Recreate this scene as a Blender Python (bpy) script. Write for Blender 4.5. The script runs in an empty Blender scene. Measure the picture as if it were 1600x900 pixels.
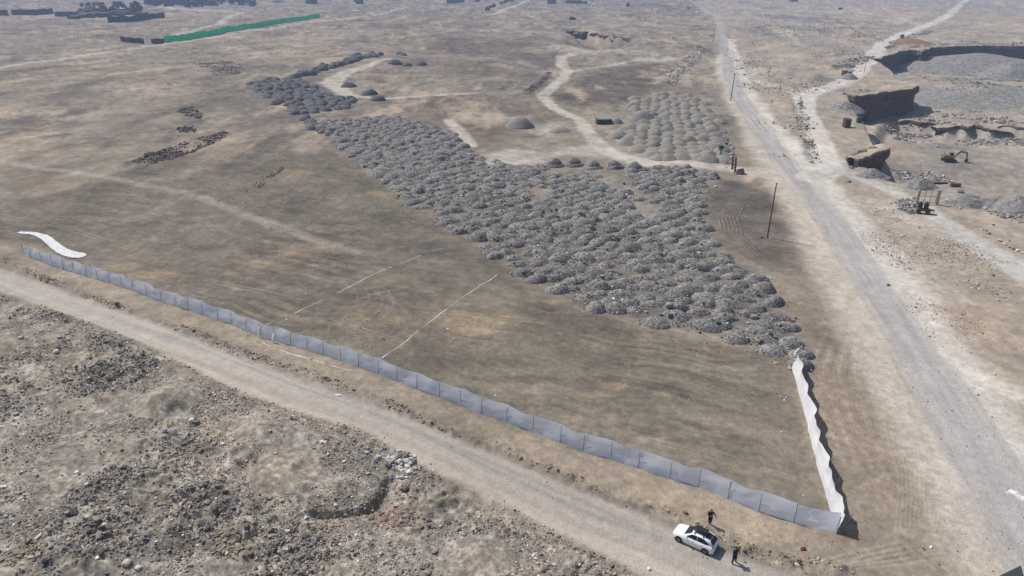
import bpy, bmesh, math, random
import numpy as np
from mathutils import Vector, Matrix

# ------------------------------------------------------------------ camera, world, sun, exposure
S = bpy.context.scene
COL = S.collection
CAM_H, PITCH, FOC = 43.0, math.radians(24.0), 1100.0      # metres, down tilt, focal length in px of a 1600 wide frame
cam_data = bpy.data.cameras.new('camera')
cam = bpy.data.objects.new('camera', cam_data)
COL.objects.link(cam)
cam_data.sensor_width = 36.0
cam_data.lens = 36.0 * FOC / 1600.0
cam_data.clip_start = 0.5
cam_data.clip_end = 20000.0
cam.location = (0, 0, CAM_H)
cam.rotation_euler = (math.pi / 2 - PITCH, 0, 0)
S.camera = cam

SUN_EL = math.radians(52.0)
SUN_AZ = math.atan2(-0.80, 0.60)                          # clockwise from +Y: the sun stands ahead and to the left
world = bpy.data.worlds.new('World')
S.world = world
world.use_nodes = True
wn = world.node_tree
sky = wn.nodes.new('ShaderNodeTexSky')
sky.sky_type = 'NISHITA'
sky.sun_disc = False
sky.sun_elevation = SUN_EL
sky.sun_rotation = SUN_AZ
sky.dust_density = 2.0
wn.links.new(sky.outputs[0], wn.nodes['Background'].inputs[0])
wn.nodes['Background'].inputs[1].default_value = 0.08

sun_data = bpy.data.lights.new('sun', 'SUN')
sun_data.energy = 4.0
sun_data.angle = math.radians(0.5)
sun_data.color = (1.0, 0.965, 0.915)
sun = bpy.data.objects.new('sun', sun_data)
COL.objects.link(sun)
sun.location = (-80, 60, 120)
sd = Vector((math.sin(SUN_AZ) * math.cos(SUN_EL), math.cos(SUN_AZ) * math.cos(SUN_EL), math.sin(SUN_EL)))
sun.rotation_euler = (-sd).to_track_quat('-Z', 'Y').to_euler()

S.view_settings.view_transform = 'Standard'
S.view_settings.look = 'None'
S.view_settings.exposure = 0.0
S.view_settings.gamma = 1.0
S.cycles.max_bounces = 6
S.cycles.volume_bounces = 1
S.cycles.use_denoising = False
HAZE = 0.00036

RNG = np.random.default_rng(7)
random.seed(7)

# ------------------------------------------------------------------ helpers: survey points, noise, masks
CT, ST = math.cos(PITCH), math.sin(PITCH)

def at(px, py, z=0.0):
    """Ground point (height z) under a surveyed point of the 1600 x 900 air photo."""
    u, v = (px - 800.0) / FOC, -(py - 450.0) / FOC
    d = Vector((u, CT + v * ST, -ST + v * CT))
    t = (z - CAM_H) / d.z
    return Vector((d.x * t, d.y * t, z))

def pts(pl):
    return np.array([at(p[0], p[1])[:2] for p in pl], dtype=np.float64)

def _hash(ix, iy, seed):
    h = (ix.astype(np.int64) * 374761393 + iy.astype(np.int64) * 668265263 + seed * 1274126177) & 0xFFFFFFFF
    h = ((h ^ (h >> 13)) * 1274126177) & 0xFFFFFFFF
    h = (h ^ (h >> 16)) & 0xFFFFFF
    return h.astype(np.float32) / np.float32(0xFFFFFF)

def vnoise(x, y, lam, seed=0):
    x = np.asarray(x, dtype=np.float64) / lam + seed * 17.31
    y = np.asarray(y, dtype=np.float64) / lam - seed * 9.77
    ix, iy = np.floor(x), np.floor(y)
    fx, fy = (x - ix).astype(np.float32), (y - iy).astype(np.float32)
    fx = fx * fx * (3 - 2 * fx); fy = fy * fy * (3 - 2 * fy)
    a = _hash(ix, iy, seed); b = _hash(ix + 1, iy, seed); c = _hash(ix, iy + 1, seed); d = _hash(ix + 1, iy + 1, seed)
    return ((a * (1 - fx) + b * fx) * (1 - fy) + (c * (1 - fx) + d * fx) * fy) * 2 - 1

def fbm(x, y, lam, octs=4, seed=0, gain=0.5):
    s, a, t = 0, 1.0, 0
    for o in range(octs):
        # each octave turned a little so that the lattice does not show
        c, n = math.cos(0.6 * o + 0.3), math.sin(0.6 * o + 0.3)
        s = s + a * vnoise(x * c - y * n, x * n + y * c, lam / 2 ** o, seed + o * 13)
        t += a; a *= gain
    return s / t

def sstep(a, b, x):
    t = np.clip((x - a) / (b - a), 0, 1)
    return t * t * (3 - 2 * t)

def line_sd(x, y, P, W):
    """distance to a polyline minus its half width (interpolated)"""
    best = np.full(x.shape, 1e9)
    for i in range(len(P) - 1):
        a, b = P[i], P[i + 1]
        d = b - a; L2 = float(d @ d) + 1e-9
        t = np.clip(((x - a[0]) * d[0] + (y - a[1]) * d[1]) / L2, 0, 1)
        q = np.hypot(x - a[0] - t * d[0], y - a[1] - t * d[1]) - (W[i] + (W[i + 1] - W[i]) * t)
        np.minimum(best, q, out=best)
    return best

def poly_sd(x, y, P, width=None):
    """signed distance to a polygon, negative inside; with per edge widths also the width of the nearest edge"""
    best = np.full(x.shape, 1e9); inside = np.zeros(x.shape, bool)
    wn_ = np.ones(x.shape)
    n = len(P)
    for i in range(n):
        a, b = P[i], P[(i + 1) % n]
        d = b - a; L2 = float(d @ d) + 1e-9
        t = np.clip(((x - a[0]) * d[0] + (y - a[1]) * d[1]) / L2, 0, 1)
        q = np.hypot(x - a[0] - t * d[0], y - a[1] - t * d[1])
        m = q < best
        best[m] = q[m]
        if width is not None: wn_[m] = width[i]
        c = (a[1] > y) != (b[1] > y)
        with np.errstate(divide='ignore', invalid='ignore'):
            xi = (b[0] - a[0]) * (y - a[1]) / (b[1] - a[1] if b[1] != a[1] else 1e-9) + a[0]
        inside ^= c & (x < xi)
    sd = np.where(inside, -best, best)
    return sd if width is None else (sd, wn_)

def boxed(P, pad, x, y):
    return (x > P[:, 0].min() - pad) & (x < P[:, 0].max() + pad) & (y > P[:, 1].min() - pad) & (y < P[:, 1].max() + pad)

class Line:
    def __init__(s, pl, w, blur):
        s.P = pts(pl); s.blur = blur
        s.W = np.array(w if hasattr(w, '__len__') else [w] * len(pl), float)
    def mask(s, x, y, grow=0.0, blur=None):
        bl = s.blur if blur is None else blur
        out = np.zeros(x.shape, np.float32)
        m = boxed(s.P, s.W.max() + grow + bl + 1, x, y)
        if m.any(): out[m] = sstep(bl, -bl, line_sd(x[m], y[m], s.P, s.W) - grow)
        return out

class Poly:
    def __init__(s, pl, blur, z=0.0): s.P = np.array([at(p[0], p[1], z)[:2] for p in pl]); s.blur = blur
    def mask(s, x, y, grow=0.0, blur=None):
        bl = s.blur if blur is None else blur
        out = np.zeros(x.shape, np.float32)
        m = boxed(s.P, grow + bl + 1, x, y)
        if m.any(): out[m] = sstep(bl, -bl, poly_sd(x[m], y[m], s.P) - grow)
        return out

class Blob:
    """soft patch: centre and half sizes given on the air photo"""
    def __init__(s, px, py, rx, ry, ang=0.0):
        c = at(px, py); s.c = c
        s.rx = (at(px + rx, py) - at(px - rx, py)).length / 2
        s.ry = (at(px, py + ry) - at(px, py - ry)).length / 2
        s.ang = ang
    def mask(s, x, y):
        out = np.zeros(x.shape, np.float32)
        R = 1.6 * max(s.rx, s.ry)
        m = (abs(x - s.c.x) < R) & (abs(y - s.c.y) < R)
        if m.any():
            dx, dy = x[m] - s.c.x, y[m] - s.c.y
            c, n = math.cos(s.ang), math.sin(s.ang)
            r = np.hypot((dx * c + dy * n) / s.rx, (-dx * n + dy * c) / s.ry)
            out[m] = sstep(1.25, 0.35, r)
        return out

def lin(c):
    c = np.array(c, float) / 255.0
    return np.where(c <= 0.04045, c / 12.92, ((c + 0.055) / 1.055) ** 2.4)

# ------------------------------------------------------------------ survey of the place
MAIN = Line([(1066, -8), (1085, 5), (1118, 25), (1128, 50), (1134, 85), (1138, 110), (1152, 145), (1178, 185), (1206, 225), (1234, 265), (1270, 310), (1304, 355),
             (1346, 420), (1392, 490), (1430, 550), (1475, 620), (1520, 690), (1570, 770), (1620, 850), (1668, 920), (1760, 1060)],
            [3, 3, 2.8, 2.6, 2.5, 2.5, 2.5, 2.5, 2.5, 2.5, 2.6, 2.7, 2.7, 2.8, 2.9, 3.1, 3.3, 3.4, 3.4, 3.4, 3.4], 1.9)
MAIN_L = Line([(1128, 85), (1134, 110), (1146, 145), (1168, 185), (1190, 225), (1214, 265), (1246, 310), (1276, 355), (1310, 420), (1350, 490), (1384, 550), (1420, 620),
               (1462, 690), (1506, 770), (1546, 850), (1590, 920), (1680, 1060)],
              [3.5, 3.6, 3.7, 3.9, 4.0, 4.2, 4.2, 4.2, 4.2, 4.2, 4.0, 3.8, 3.6, 3.4, 3.4, 3.4, 3.4], 2.2)
MAIN_R = Line([(1140, 60), (1150, 100), (1168, 140), (1196, 185), (1226, 225), (1256, 265), (1296, 310), (1334, 355), (1378, 420), (1424, 490), (1466, 550), (1514, 620),
               (1562, 690), (1620, 770), (1680, 850)],
              [3.0, 3.0, 3.2, 3.3, 3.4, 3.5, 3.8, 3.8, 3.8, 3.8, 3.8, 3.6, 3.4, 3.4, 3.4], 1.8)
FRONT = Poly([(-500, 300), (0, 420), (130, 468), (240, 506), (330, 545), (480, 601), (640, 656), (760, 706), (900, 766), (1000, 802), (1060, 828), (1150, 872), (1230, 897), (1330, 930),
              (1500, 985), (1600, 1010), (1600, 1090), (1300, 1040), (1100, 960), (1000, 902), (960, 880), (870, 832), (760, 772), (640, 715), (560, 668), (440, 637), (330, 592), (220, 537), (100, 491), (0, 458), (-500, 335)], 0.5)
FRONTC = Line([(-300, 360), (0, 434), (150, 490), (300, 540), (450, 598), (600, 652), (760, 724), (900, 786), (1040, 846), (1140, 892), (1300, 960)], 1.3, 1.2)
QROAD = Line([(1600, -25), (1535, -12), (1510, 0), (1492, 15), (1466, 33), (1440, 42), (1410, 53), (1385, 66), (1366, 80), (1352, 100), (1342, 114), (1312, 129), (1280, 140),
              (1257, 150), (1262, 175), (1276, 200), (1286, 240), (1293, 266), (1268, 278)], [5.5, 5.5, 5.2, 5, 5, 5, 5, 5, 4.4, 4.2, 4.0, 4.2, 4.2, 3.8, 3.2, 3.0, 3.2, 3.6, 4.2], 0.8)
QROAD2 = Line([(1268, 278), (1300, 264), (1350, 281), (1400, 302), (1446, 330), (1485, 358), (1530, 385), (1570, 408), (1620, 436), (1720, 490)],
              [3.0, 2.6, 2.2, 2.0, 2.1, 2.6, 2.9, 3.0, 3.0, 3.0], 1.0)
TRACKS = [Line([(-400, 128), (0, 102), (250, 71), (400, 49), (480, 36), (590, 22), (640, 10)], [3.2] * 7, 1.6),
          Line([(252, 66), (285, 52), (335, 41), (355, 28), (378, 21), (330, 17), (240, 12)], [3, 3.5, 3.5, 4, 5, 8, 14], 3),
          Line([(-300, 205), (0, 250), (140, 274), (300, 305), (400, 340), (480, 368), (560, 395)], [1.4, 1.3, 1.2, 1.2, 1.3, 1.3, 0.8], 0.9),
          Line([(905, 82), (882, 88), (876, 100), (890, 108), (868, 132), (848, 150), (868, 170), (903, 186), (922, 212), (950, 238), (1010, 256)], [2.2, 2.4, 2.4, 2.0, 1.8, 1.8, 1.6, 1.5, 1.6, 2.2, 2.6], 0.9),
          Line([(886, 109), (930, 103), (985, 92), (1050, 90)], [1.6, 1.6, 1.6, 1.2], 0.9),
          Line([(1000, 256), (1080, 258), (1140, 264), (1215, 275)], [2.4, 2.0, 2.2, 4.0], 1.0),
          Line([(1440, 38), (1400, 29), (1340, 20)], [3, 3, 3], 1.5),
          Line([(1600, 3), (1540, 4), (1512, 2)], [3, 3, 3], 1.5),
          Line([(760, 25), (800, 12), (830, -2)], [4, 4, 4], 1.5),
          Line([(605, 93), (580, 103), (545, 112), (515, 128), (540, 145), (590, 152), (740, 145)], [2, 3, 4, 5, 3, 1.8, 1.4], 1.2),
          Line([(1186, 50), (1230, 50), (1243, 62)], [2.4, 2.4, 2.4], 1.5),
          Line([(700, 185), (715, 205), (735, 228)], [1.6, 2.0, 2.0], 1)]
PLOT = Poly([(-200, 345), (0, 327), (120, 294), (250, 252), (474, 199), (640, 320), (902, 484), (1110, 534), (1236, 566), (1306, 826), (1000, 727), (620, 590), (400, 515), (0, 370), (-200, 300)], 1.0)
RUB = Poly([(-600, 340), (0, 462), (100, 496), (220, 542), (330, 598), (440, 643), (560, 676), (640, 722), (760, 780), (870, 842), (960, 890), (1040, 935), (1300, 1070), (900, 1150), (-600, 1150)], 1.2)
FIELD = Poly([(478, 188), (520, 190), (560, 186), (610, 180), (650, 190), (705, 212), (745, 246), (800, 262), (850, 262), (880, 266), (1000, 262), (1085, 262), (1112, 272), (1100, 300), (1094, 330),
              (1106, 375), (1120, 395), (1190, 432), (1205, 470), (1232, 520), (1262, 556), (1275, 580), (1240, 575), (1215, 552), (1110, 522), (1000, 502), (905, 478), (760, 392), (640, 314)], 1.0)
UPFIELD = Poly([(384, 130), (430, 120), (455, 122), (490, 132), (520, 146), (560, 153), (545, 168), (500, 172), (478, 180), (448, 174), (420, 158)], 1.0)
SANDF = Poly([(984, 158), (1022, 150), (1060, 148), (1108, 165), (1124, 185), (1132, 215), (1138, 252), (1098, 254), (1016, 250), (990, 238), (952, 212), (990, 195)], 0.8)
BERM = Line([(-200, 352), (0, 403), (60, 432), (130, 460), (232, 498), (300, 517), (360, 545), (480, 583), (560, 612), (640, 646), (700, 675), (800, 707), (900, 749), (960, 780), (1060, 806), (1110, 832),
             (1160, 858), (1240, 880), (1330, 890)], 0.45, 0.7)
PITP = [(1374, 93), (1405, 80), (1440, 72), (1500, 70), (1600, 71), (1760, 74), (2050, 120), (2050, 330), (1760, 350), (1600, 318), (1500, 296), (1440, 292), (1404, 288),
        (1372, 280), (1350, 262), (1343, 250), (1366, 242), (1388, 231), (1378, 214), (1364, 188), (1345, 165), (1338, 150), (1370, 146), (1400, 141), (1431, 137), (1432, 129), (1414, 121), (1404, 110), (1388, 101)]
PITW = [2.0, 2, 2, 2, 2, 2, 20, 60, 60, 50, 40, 18, 10.1, 10.1, 2, 2, 2, 2, 8, 8, 5, 2, 2, 2, 2, 2, 3, 2, 2]
PIT = pts(PITP)
PIT2P = [(880, 51), (900, 48), (925, 52), (948, 58), (975, 60), (996, 66), (1000, 76), (940, 80), (880, 76), (868, 62)]
PIT2W = [2, 2, 2, 2, 4, 20, 30, 40, 40, 20]
PIT2 = pts(PIT2P)
DARKRIDGE = Line([(205, 258), (240, 243), (285, 228), (320, 217), (348, 210)], [2.6, 2.8, 2.6, 2.2, 1.5], 1.2)
ROCKRIDGE = Line([(1038, 130), (1050, 115), (1070, 100), (1085, 88), (1092, 74)], [3.0, 3.4, 3.4, 3.2, 2.5], 1.5)
PALEMID = [Poly([(762, 242), (800, 233), (860, 238), (930, 226), (1000, 246), (1140, 262), (1080, 266), (1000, 258), (900, 243), (850, 256), (790, 262), (745, 255)], 2.0),
           Poly([(700, 178), (760, 170), (820, 180), (880, 196), (860, 212), (800, 204), (740, 200)], 4.0),
           Poly([(860, 68), (900, 72), (1010, 78), (1060, 88), (1030, 93), (940, 86), (850, 78)], 6.0)]
PITFLOOR, PIT2FLOOR = -9.5, -6.5
LOWER = Poly([(1380, 196), (1403, 189), (1425, 190), (1440, 192), (1463, 192), (1480, 199), (1500, 198), (1512, 201), (1520, 195), (1534, 197), (1550, 202), (1560, 199), (1590, 200), (1640, 205), (1760, 210), (1800, 420), (1300, 420)], 2.5, -9.5)

def height(x, y):
    x = np.asarray(x, float); y = np.asarray(y, float)
    r = np.hypot(x, y)
    far = sstep(60, 400, r)
    h = fbm(x, y, 90, 3, 1) * 2.2 * far + fbm(x, y, 17, 4, 5) * (0.10 + 0.85 * far) + fbm(x, y, 2.4, 3, 9) * (0.035 + 0.05 * far)
    flat = np.maximum.reduce([MAIN.mask(x, y, 2.0, 2.5), FRONT.mask(x, y, 0.3, 1.0), QROAD.mask(x, y, 0.5, 2), QROAD2.mask(x, y, .5, 1.5)])
    h *= 1 - 0.7 * flat
    pl = PLOT.mask(x, y, 0, 2)
    h *= 1 - 0.45 * pl
    # fine long furrows left by the grader
    u, v = x * 0.90 - y * 0.44, x * 0.44 + y * 0.90
    h += pl * 0.03 * fbm(u / 16.0, v + fbm(x, y, 12, 2, 32), 0.7, 2, 31)
    m = r < 140
    rb = np.zeros(x.shape)
    rb[m] = RUB.mask(x[m], y[m], 0, 1.5)
    s = rb > 0
    if s.any():
        xs, ys = x[s], y[s]
        lump = (1 - np.abs(fbm(xs, ys, 7.0, 2, 40)) * 2.0)
        clump = sstep(-0.15, 0.45, fbm(xs, ys, 9.0, 3, 43))
        hh = fbm(xs, ys, 16, 3, 38) * 1.3 + lump * 0.30 + clump * (np.abs(fbm(xs, ys, 1.7, 3, 41)) * 0.95) + np.abs(fbm(xs, ys, 0.8, 2, 47)) * 0.22 * (0.3 + clump)
        hh = hh + fbm(xs, ys, 5.0, 3, 49) * 0.55
        h[s] = h[s] * 0.3 + rb[s] * hh
    for p, hgt in SANDCONES:
        dd = np.hypot((x - p.x) / hgt[1], (y - p.y) / hgt[1])
        k = dd < 1
        if k.any(): h[k] = h[k] * dd[k] + hgt[0] * (1 - dd[k]) ** 1.1
    for p, dep, rad in HOLES:
        dd = np.hypot((x - p.x) / rad, (y - p.y) / rad)
        k = dd < 1.4
        if k.any(): h[k] -= dep * sstep(1.4, 0.5, dd[k])
    b = FIELD.mask(x, y, 0, 1)
    k = b > 0
    if k.any(): h[k] += b[k] * (0.18 * np.abs(fbm(x[k], y[k], 1.6, 3, 52)) + 0.10 * np.abs(fbm(x[k], y[k], .6, 2, 53)))
    b = BERM.mask(x, y, 0, 0.9)
    k = b > 0
    if k.any(): h[k] += b[k] * np.clip(0.24 + 0.75 * fbm(x[k], y[k], 1.3, 3, 50), 0, 1) * 0.95
    b = GULLY.mask(x, y)
    h -= b * 0.9
    for L, hh, sd_ in ((DARKRIDGE, 1.2, 60), (ROCKRIDGE, 2.2, 61), (BANK, 1.2, 62)):
        b = L.mask(x, y, 0, 2.0)
        k = b > 0
        if k.any(): h[k] += b[k] * hh * np.clip(0.55 + 0.8 * fbm(x[k], y[k], 3.0, 3, sd_), 0, 1.3)
    # heaps and hollows right of the main road
    b = ROUGH.mask(x, y, 0, 15)
    k = b > 0
    if k.any(): h[k] += b[k] * np.clip(fbm(x[k], y[k], 16, 3, 70), 0, 1) ** 1.0 * 3.4 * (1 - flat[k])
    # quarry
    k = boxed(PIT, 80, x, y)
    if k.any():
        sd_, w = poly_sd(x[k], y[k], PIT, PITW)
        dp = np.where(w < 10, sstep(4.0, -0.5, sd_ + 0.4), sstep(0, -1, sd_ / w))
        h[k] = h[k] + dp * (PITFLOOR - 3.2 * LOWER.mask(x[k], y[k]) + fbm(x[k], y[k], 20, 3, 81) * 1.0)
    k = boxed(PIT2, 60, x, y)
    if k.any():
        sd_, w = poly_sd(x[k], y[k], PIT2, PIT2W)
        dp = np.where(w < 10, sstep(6.0, -0.5, sd_ + 0.4), sstep(0, -1, sd_ / w))
        h[k] = h[k] + dp * PIT2FLOOR
    return h

SANDCONES = [(at(262, 628), (1.7, 4.6)), (at(445, 742), (0.9, 4.2)), (at(830, 190), (2.6, 5.0)), (at(18, 532), (0.8, 3.2)), (at(745, 880), (1.0, 3.8))]
HOLES = [(at(278, 648), 0.5, 1.1), (at(388, 728), 0.6, 1.0), (at(376, 715), 0.35, .7), (at(712, 792), 0.35, 1.2), (at(480, 735), 0.4, 1.0)]
GULLY = Line([(607, 742), (600, 762), (585, 782), (560, 796), (525, 799), (490, 803)], [0.25, 0.4, 0.5, 0.45, 0.35, 0.25], 0.5)
BANK = Line([(822, 142), (840, 130), (850, 118), (858, 112)], [1.2, 1.4, 1.2, 0.8], 1.0)
ROUGH = Poly([(1190, 20), (1330, 30), (1400, 45), (1330, 90), (1300, 125), (1240, 150), (1262, 230), (1250, 250), (1200, 190), (1165, 130), (1155, 70)], 10)

def at_ground(px, py):
    """point of the terrain seen at that point of the air photo"""
    a, b = at(px, py, 5.0), at(px, py, -17.0)
    t = np.linspace(0, 1, 221)
    X, Y, Z = a.x + (b.x - a.x) * t, a.y + (b.y - a.y) * t, 5.0 - 22.0 * t
    k = np.argmax(Z <= height(X, Y))
    return Vector((X[k], Y[k], float(height(X[k:k + 1], Y[k:k + 1])[0])))

def gz(x, y): return float(height(np.array([x], float), np.array([y], float))[0])

# ------------------------------------------------------------------ ground colours (dry, matt earths)
PAINT = []
def paint(mask, colour, k=1.0, mott=0.0, lam=6.0): PAINT.append((mask, lin(colour), k, mott, lam))

C_PALE, C_DUST, C_ASPH, C_DIRT = (170, 154, 134), (206, 197, 183), (172, 173, 176), (186, 178, 166)
RIGHT = Poly([(1075, -20), (1120, 60), (1120, 130), (1160, 210), (1170, 270), (1215, 330), (1262, 430), (1330, 520), (1385, 640), (1460, 830), (1530, 910), (1500, 1100), (2600, 1100), (3200, -20)], 4.0)
QFLOOR = Poly([(1385, 95), (1440, 75), (1760, 78), (2000, 130), (1900, 350), (1600, 335), (1480, 305), (1405, 275), (1385, 215), (1440, 185), (1432, 130), (1405, 112)], 4.0)
paint(RIGHT, C_PALE, 0.92)
paint(QFLOOR, (160, 150, 136), 0.9, 0.4, 14)
paint(PLOT, (114, 104, 88), 0.88, 0.3, 9)
paint(RUB, (153, 144, 130), 0.92, 0.5, 3.0)
FIELDSOIL = (146, 134, 117)
paint(FIELD, (121, 113, 102), 0.92, 0.3, 3)
paint(Poly([(905, 476), (1000, 500), (1110, 520), (1215, 548), (1275, 580), (1232, 520), (1205, 470), (1100, 450)], 1.0), (118, 112, 103), 0.7)
paint(UPFIELD, (112, 108, 104), 0.7)
paint(SANDF, (150, 146, 136), 0.8)
for p in PALEMID: paint(p, (190, 182, 168), 0.75, 0.35, 8)
# darker scraped domes and soil
paint(Poly([(905, 118), (960, 100), (1020, 94), (1060, 105), (1045, 130), (1030, 145), (985, 160), (900, 168), (865, 150)], 6), (96, 85, 76), 0.92, 0.3, 10)
paint(Poly([(660, 150), (780, 150), (860, 175), (880, 190), (820, 205), (720, 240), (700, 215), (640, 190)], 8), (104, 91, 80), 0.75, 0.4, 10)
paint(Poly([(1130, 280), (1205, 290), (1225, 330), (1240, 372), (1228, 418), (1190, 412), (1120, 385), (1100, 350), (1098, 315)], 3), (94, 86, 78), 0.92, 0.3, 6)
paint(Blob(1180, 385, 26, 20), (92, 84, 76), 0.5, 0.5, 3)
paint(Poly([(1060, 130), (1120, 132), (1118, 150), (1060, 150)], 5), (125, 112, 98), 0.6)
paint(Poly([(680, 55), (850, 70), (840, 110), (700, 120), (640, 90)], 15), (104, 90, 80), 0.7, 0.5, 25)
for b in [(450, 330, 60, 16), (600, 340, 22, 12), (480, 315, 40, 9), (640, 385, 70, 16), (690, 395, 40, 14), (660, 470, 26, 12), (580, 465, 45, 12), (530, 400, 30, 10), (230, 352, 32, 10), (290, 345, 20, 6),
          (890, 500, 30, 8), (940, 512, 36, 9), (855, 480, 16, 12), (925, 590, 40, 10), (1050, 600, 60, 12), (1020, 675, 44, 12), (735, 610, 22, 14), (830, 585, 60, 9), (1075, 610, 45, 10), (420, 390, 40, 10),
          (300, 385, 40, 10), (150, 300, 60, 14), (60, 190, 60, 10), (320, 130, 30, 12), (280, 172, 26, 8), (295, 200, 20, 5), (1015, 350, 30, 8), (700, 560, 60, 10), (380, 250, 60, 9), (330, 228, 50, 5)]:
    paint(Blob(*b), (82, 77, 72), 0.58, 0.7, 2.5)
for b in [(480, 388, 44, 12), (590, 500, 60, 14), (760, 500, 70, 14), (700, 500, 40, 12), (470, 272, 34, 14), (60, 285, 45, 10), (420, 410, 50, 10), (960, 600, 22, 8), (930, 615, 30, 6), (870, 470, 20, 8),
          (600, 305, 30, 6), (385, 420, 40, 10), (740, 515, 50, 7), (1270, 640, 14, 30), (960, 700, 40, 6), (1000, 562, 30, 4), (560, 555, 26, 6), (250, 430, 60, 10), (180, 415, 40, 8)]:
    paint(Blob(*b), (160, 138, 104), 0.65, 0.5, 5)
# clearings between the heaps
CLEAR = [Blob(845, 304, 22, 12), Blob(958, 280, 30, 15), Blob(1012, 332, 34, 18), Blob(990, 300, 16, 10), Blob(870, 270, 24, 6), Blob(882, 262, 40, 9), Blob(930, 266, 40, 9), Blob(978, 269, 34, 9)]
for b in CLEAR: paint(b, (162, 149, 130), 0.6, 0.4, 4)
# rubble ground patches
for b in [(262, 628, 38, 30), (445, 745, 60, 34), (18, 535, 26, 22), (640, 770, 30, 22), (330, 855, 40, 16), (60, 610, 40, 10), (60, 765, 60, 10), (410, 865, 60, 26), (745, 880, 60, 22), (300, 600, 40, 10), (330, 540, 30, 12),
          (120, 560, 40, 12), (100, 525, 30, 9), (500, 830, 40, 12), (350, 690, 30, 14)]:
    paint(Blob(*b), (156, 139, 112), 0.55, 0.6, 2)
for b in [(150, 745, 60, 16), (20, 640, 70, 14), (180, 818, 44, 18), (120, 830, 50, 14), (330, 765, 40, 14), (520, 815, 40, 12), (640, 710, 30, 26), (560, 850, 70, 16), (40, 575, 26, 10), (360, 800, 36, 14), (300, 740, 26, 10), (710, 840, 50, 14), (60, 860, 70, 16), (250, 880, 60, 12)]:
    paint(Blob(*b), (178, 171, 161), 0.5, 0.7, 2)
for b in [(200, 665, 60, 14), (100, 700, 60, 14), (160, 600, 24, 10), (420, 690, 40, 14), (560, 720, 50, 26), (480, 780, 60, 14), (20, 500, 60, 16), (240, 530, 40, 10), (700, 800, 60, 16), (610, 850, 50, 14), (380, 640, 30, 10)]:
    paint(Blob(*b), (118, 113, 108), 0.6, 0.8, 2)
paint(GULLY, (92, 80, 64), 0.7)
# verge between road and fence, and the turning ground at the crossing
paint(Poly([(0, 405), (230, 497), (400, 545), (640, 630), (900, 745), (1060, 800), (1150, 850), (1250, 880), (1400, 900), (1400, 700), (1320, 690), (1312, 840), (1000, 742), (620, 600), (370, 515), (30, 400)], 0.8), (164, 147, 122), 0.8, 0.25, 4)
paint(Blob(1390, 850, 36, 40), (128, 121, 113), 0.65, 0.6, 2)
paint(Blob(1380, 800, 30, 30), (134, 126, 116), 0.4, 0.6, 3)
paint(Blob(1262, 500, 26, 40), (136, 118, 98), 0.7, 0.3, 4)
paint(Poly([(1245, 560), (1290, 540), (1340, 600), (1400, 720), (1420, 800), (1360, 760), (1320, 700)], 4), (146, 127, 103), 0.8, 0.4, 5)
paint(Poly([(1300, 560), (1345, 640), (1400, 760), (1440, 880), (1500, 905), (1300, 905), (1320, 840), (1300, 720)], 3), (150, 134, 113), 0.7, 0.4, 4)
paint(Blob(1180, 285, 20, 12), (190, 160, 128), 0.6)
# pale spoil right of the road, with tan earth between
for b in [(1420, 430, 60, 40), (1480, 560, 30, 60), (1560, 600, 40, 40), (1380, 330, 40, 30), (1530, 660, 30, 40), (1590, 700, 30, 30), (1250, 220, 16, 40), (1180, 120, 20, 40)]:
    paint(Blob(*b), (206, 196, 180), 0.75, 0.5, 4)
for b in [(1500, 500, 60, 40), (1450, 400, 50, 16), (1380, 310, 30, 14), (1560, 520, 40, 30), (1400, 350, 40, 14), (1560, 585, 40, 14), (1540, 470, 50, 20), (1260, 100, 60, 30), (1400, 20, 100, 12), (1560, 40, 60, 14), (1560, 30, 50, 10), (1310, 45, 50, 10), (1340, 210, 14, 18), (1370, 130, 30, 5)]:
    paint(Blob(*b), (182, 160, 133), 0.65, 0.45, 8)
for b in [(1230, 60, 30, 24), (1280, 70, 30, 14), (1220, 40, 30, 10), (1260, 120, 40, 10), (1300, 100, 20, 14), (1370, 90, 14, 24), (1200, 90, 16, 24), (1280, 160, 16, 20), (1250, 235, 10, 14)]:
    paint(Blob(*b), (140, 138, 134), 0.6, 0.6, 8)
paint(Line([(1376, 82), (1392, 68), (1440, 50), (1500, 40), (1530, 25)], 3.5, 4), (140, 136, 130), 0.6, 0.5, 10)
paint(Blob(1510, 45, 60, 3), (140, 136, 130), 0.5, 0.5, 10)
paint(Line([(1510, 5), (1600, 6)], 8, 8), (150, 150, 148), 0.8, 0.3, 14)
# far plain: broad stains
for b in [(330, 130, 60, 16), (390, 105, 40, 10), (90, 40, 120, 10), (560, 40, 80, 6), (500, 150, 30, 10), (740, 65, 90, 12), (1000, 10, 90, 8), (640, 20, 80, 6), (200, 55, 70, 7), (130, 60, 60, 6), (60, 90, 90, 8)]:
    paint(Blob(*b), (112, 102, 96), 0.5, 0.6, 30)
for b in [(240, 140, 90, 10), (130, 175, 110, 10), (400, 60, 100, 6), (500, 60, 60, 8), (720, 90, 60, 10), (980, 30, 70, 3), (800, 95, 40, 10), (640, 60, 60, 5), (300, 20, 60, 7), (60, 25, 70, 4), (430, 85, 70, 10), (880, 60, 20, 6), (1060, 80, 14, 14), (900, 140, 20, 6)]:
    paint(Blob(*b), (178, 158, 134), 0.6, 0.5, 30)
paint(ROCKRIDGE, (176, 170, 158), 0.7, 0.4, 3)
paint(DARKRIDGE, (88, 80, 72), 0.8, 0.3, 2)
paint(BANK, (84, 76, 68), 0.8, 0.3, 2)

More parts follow.
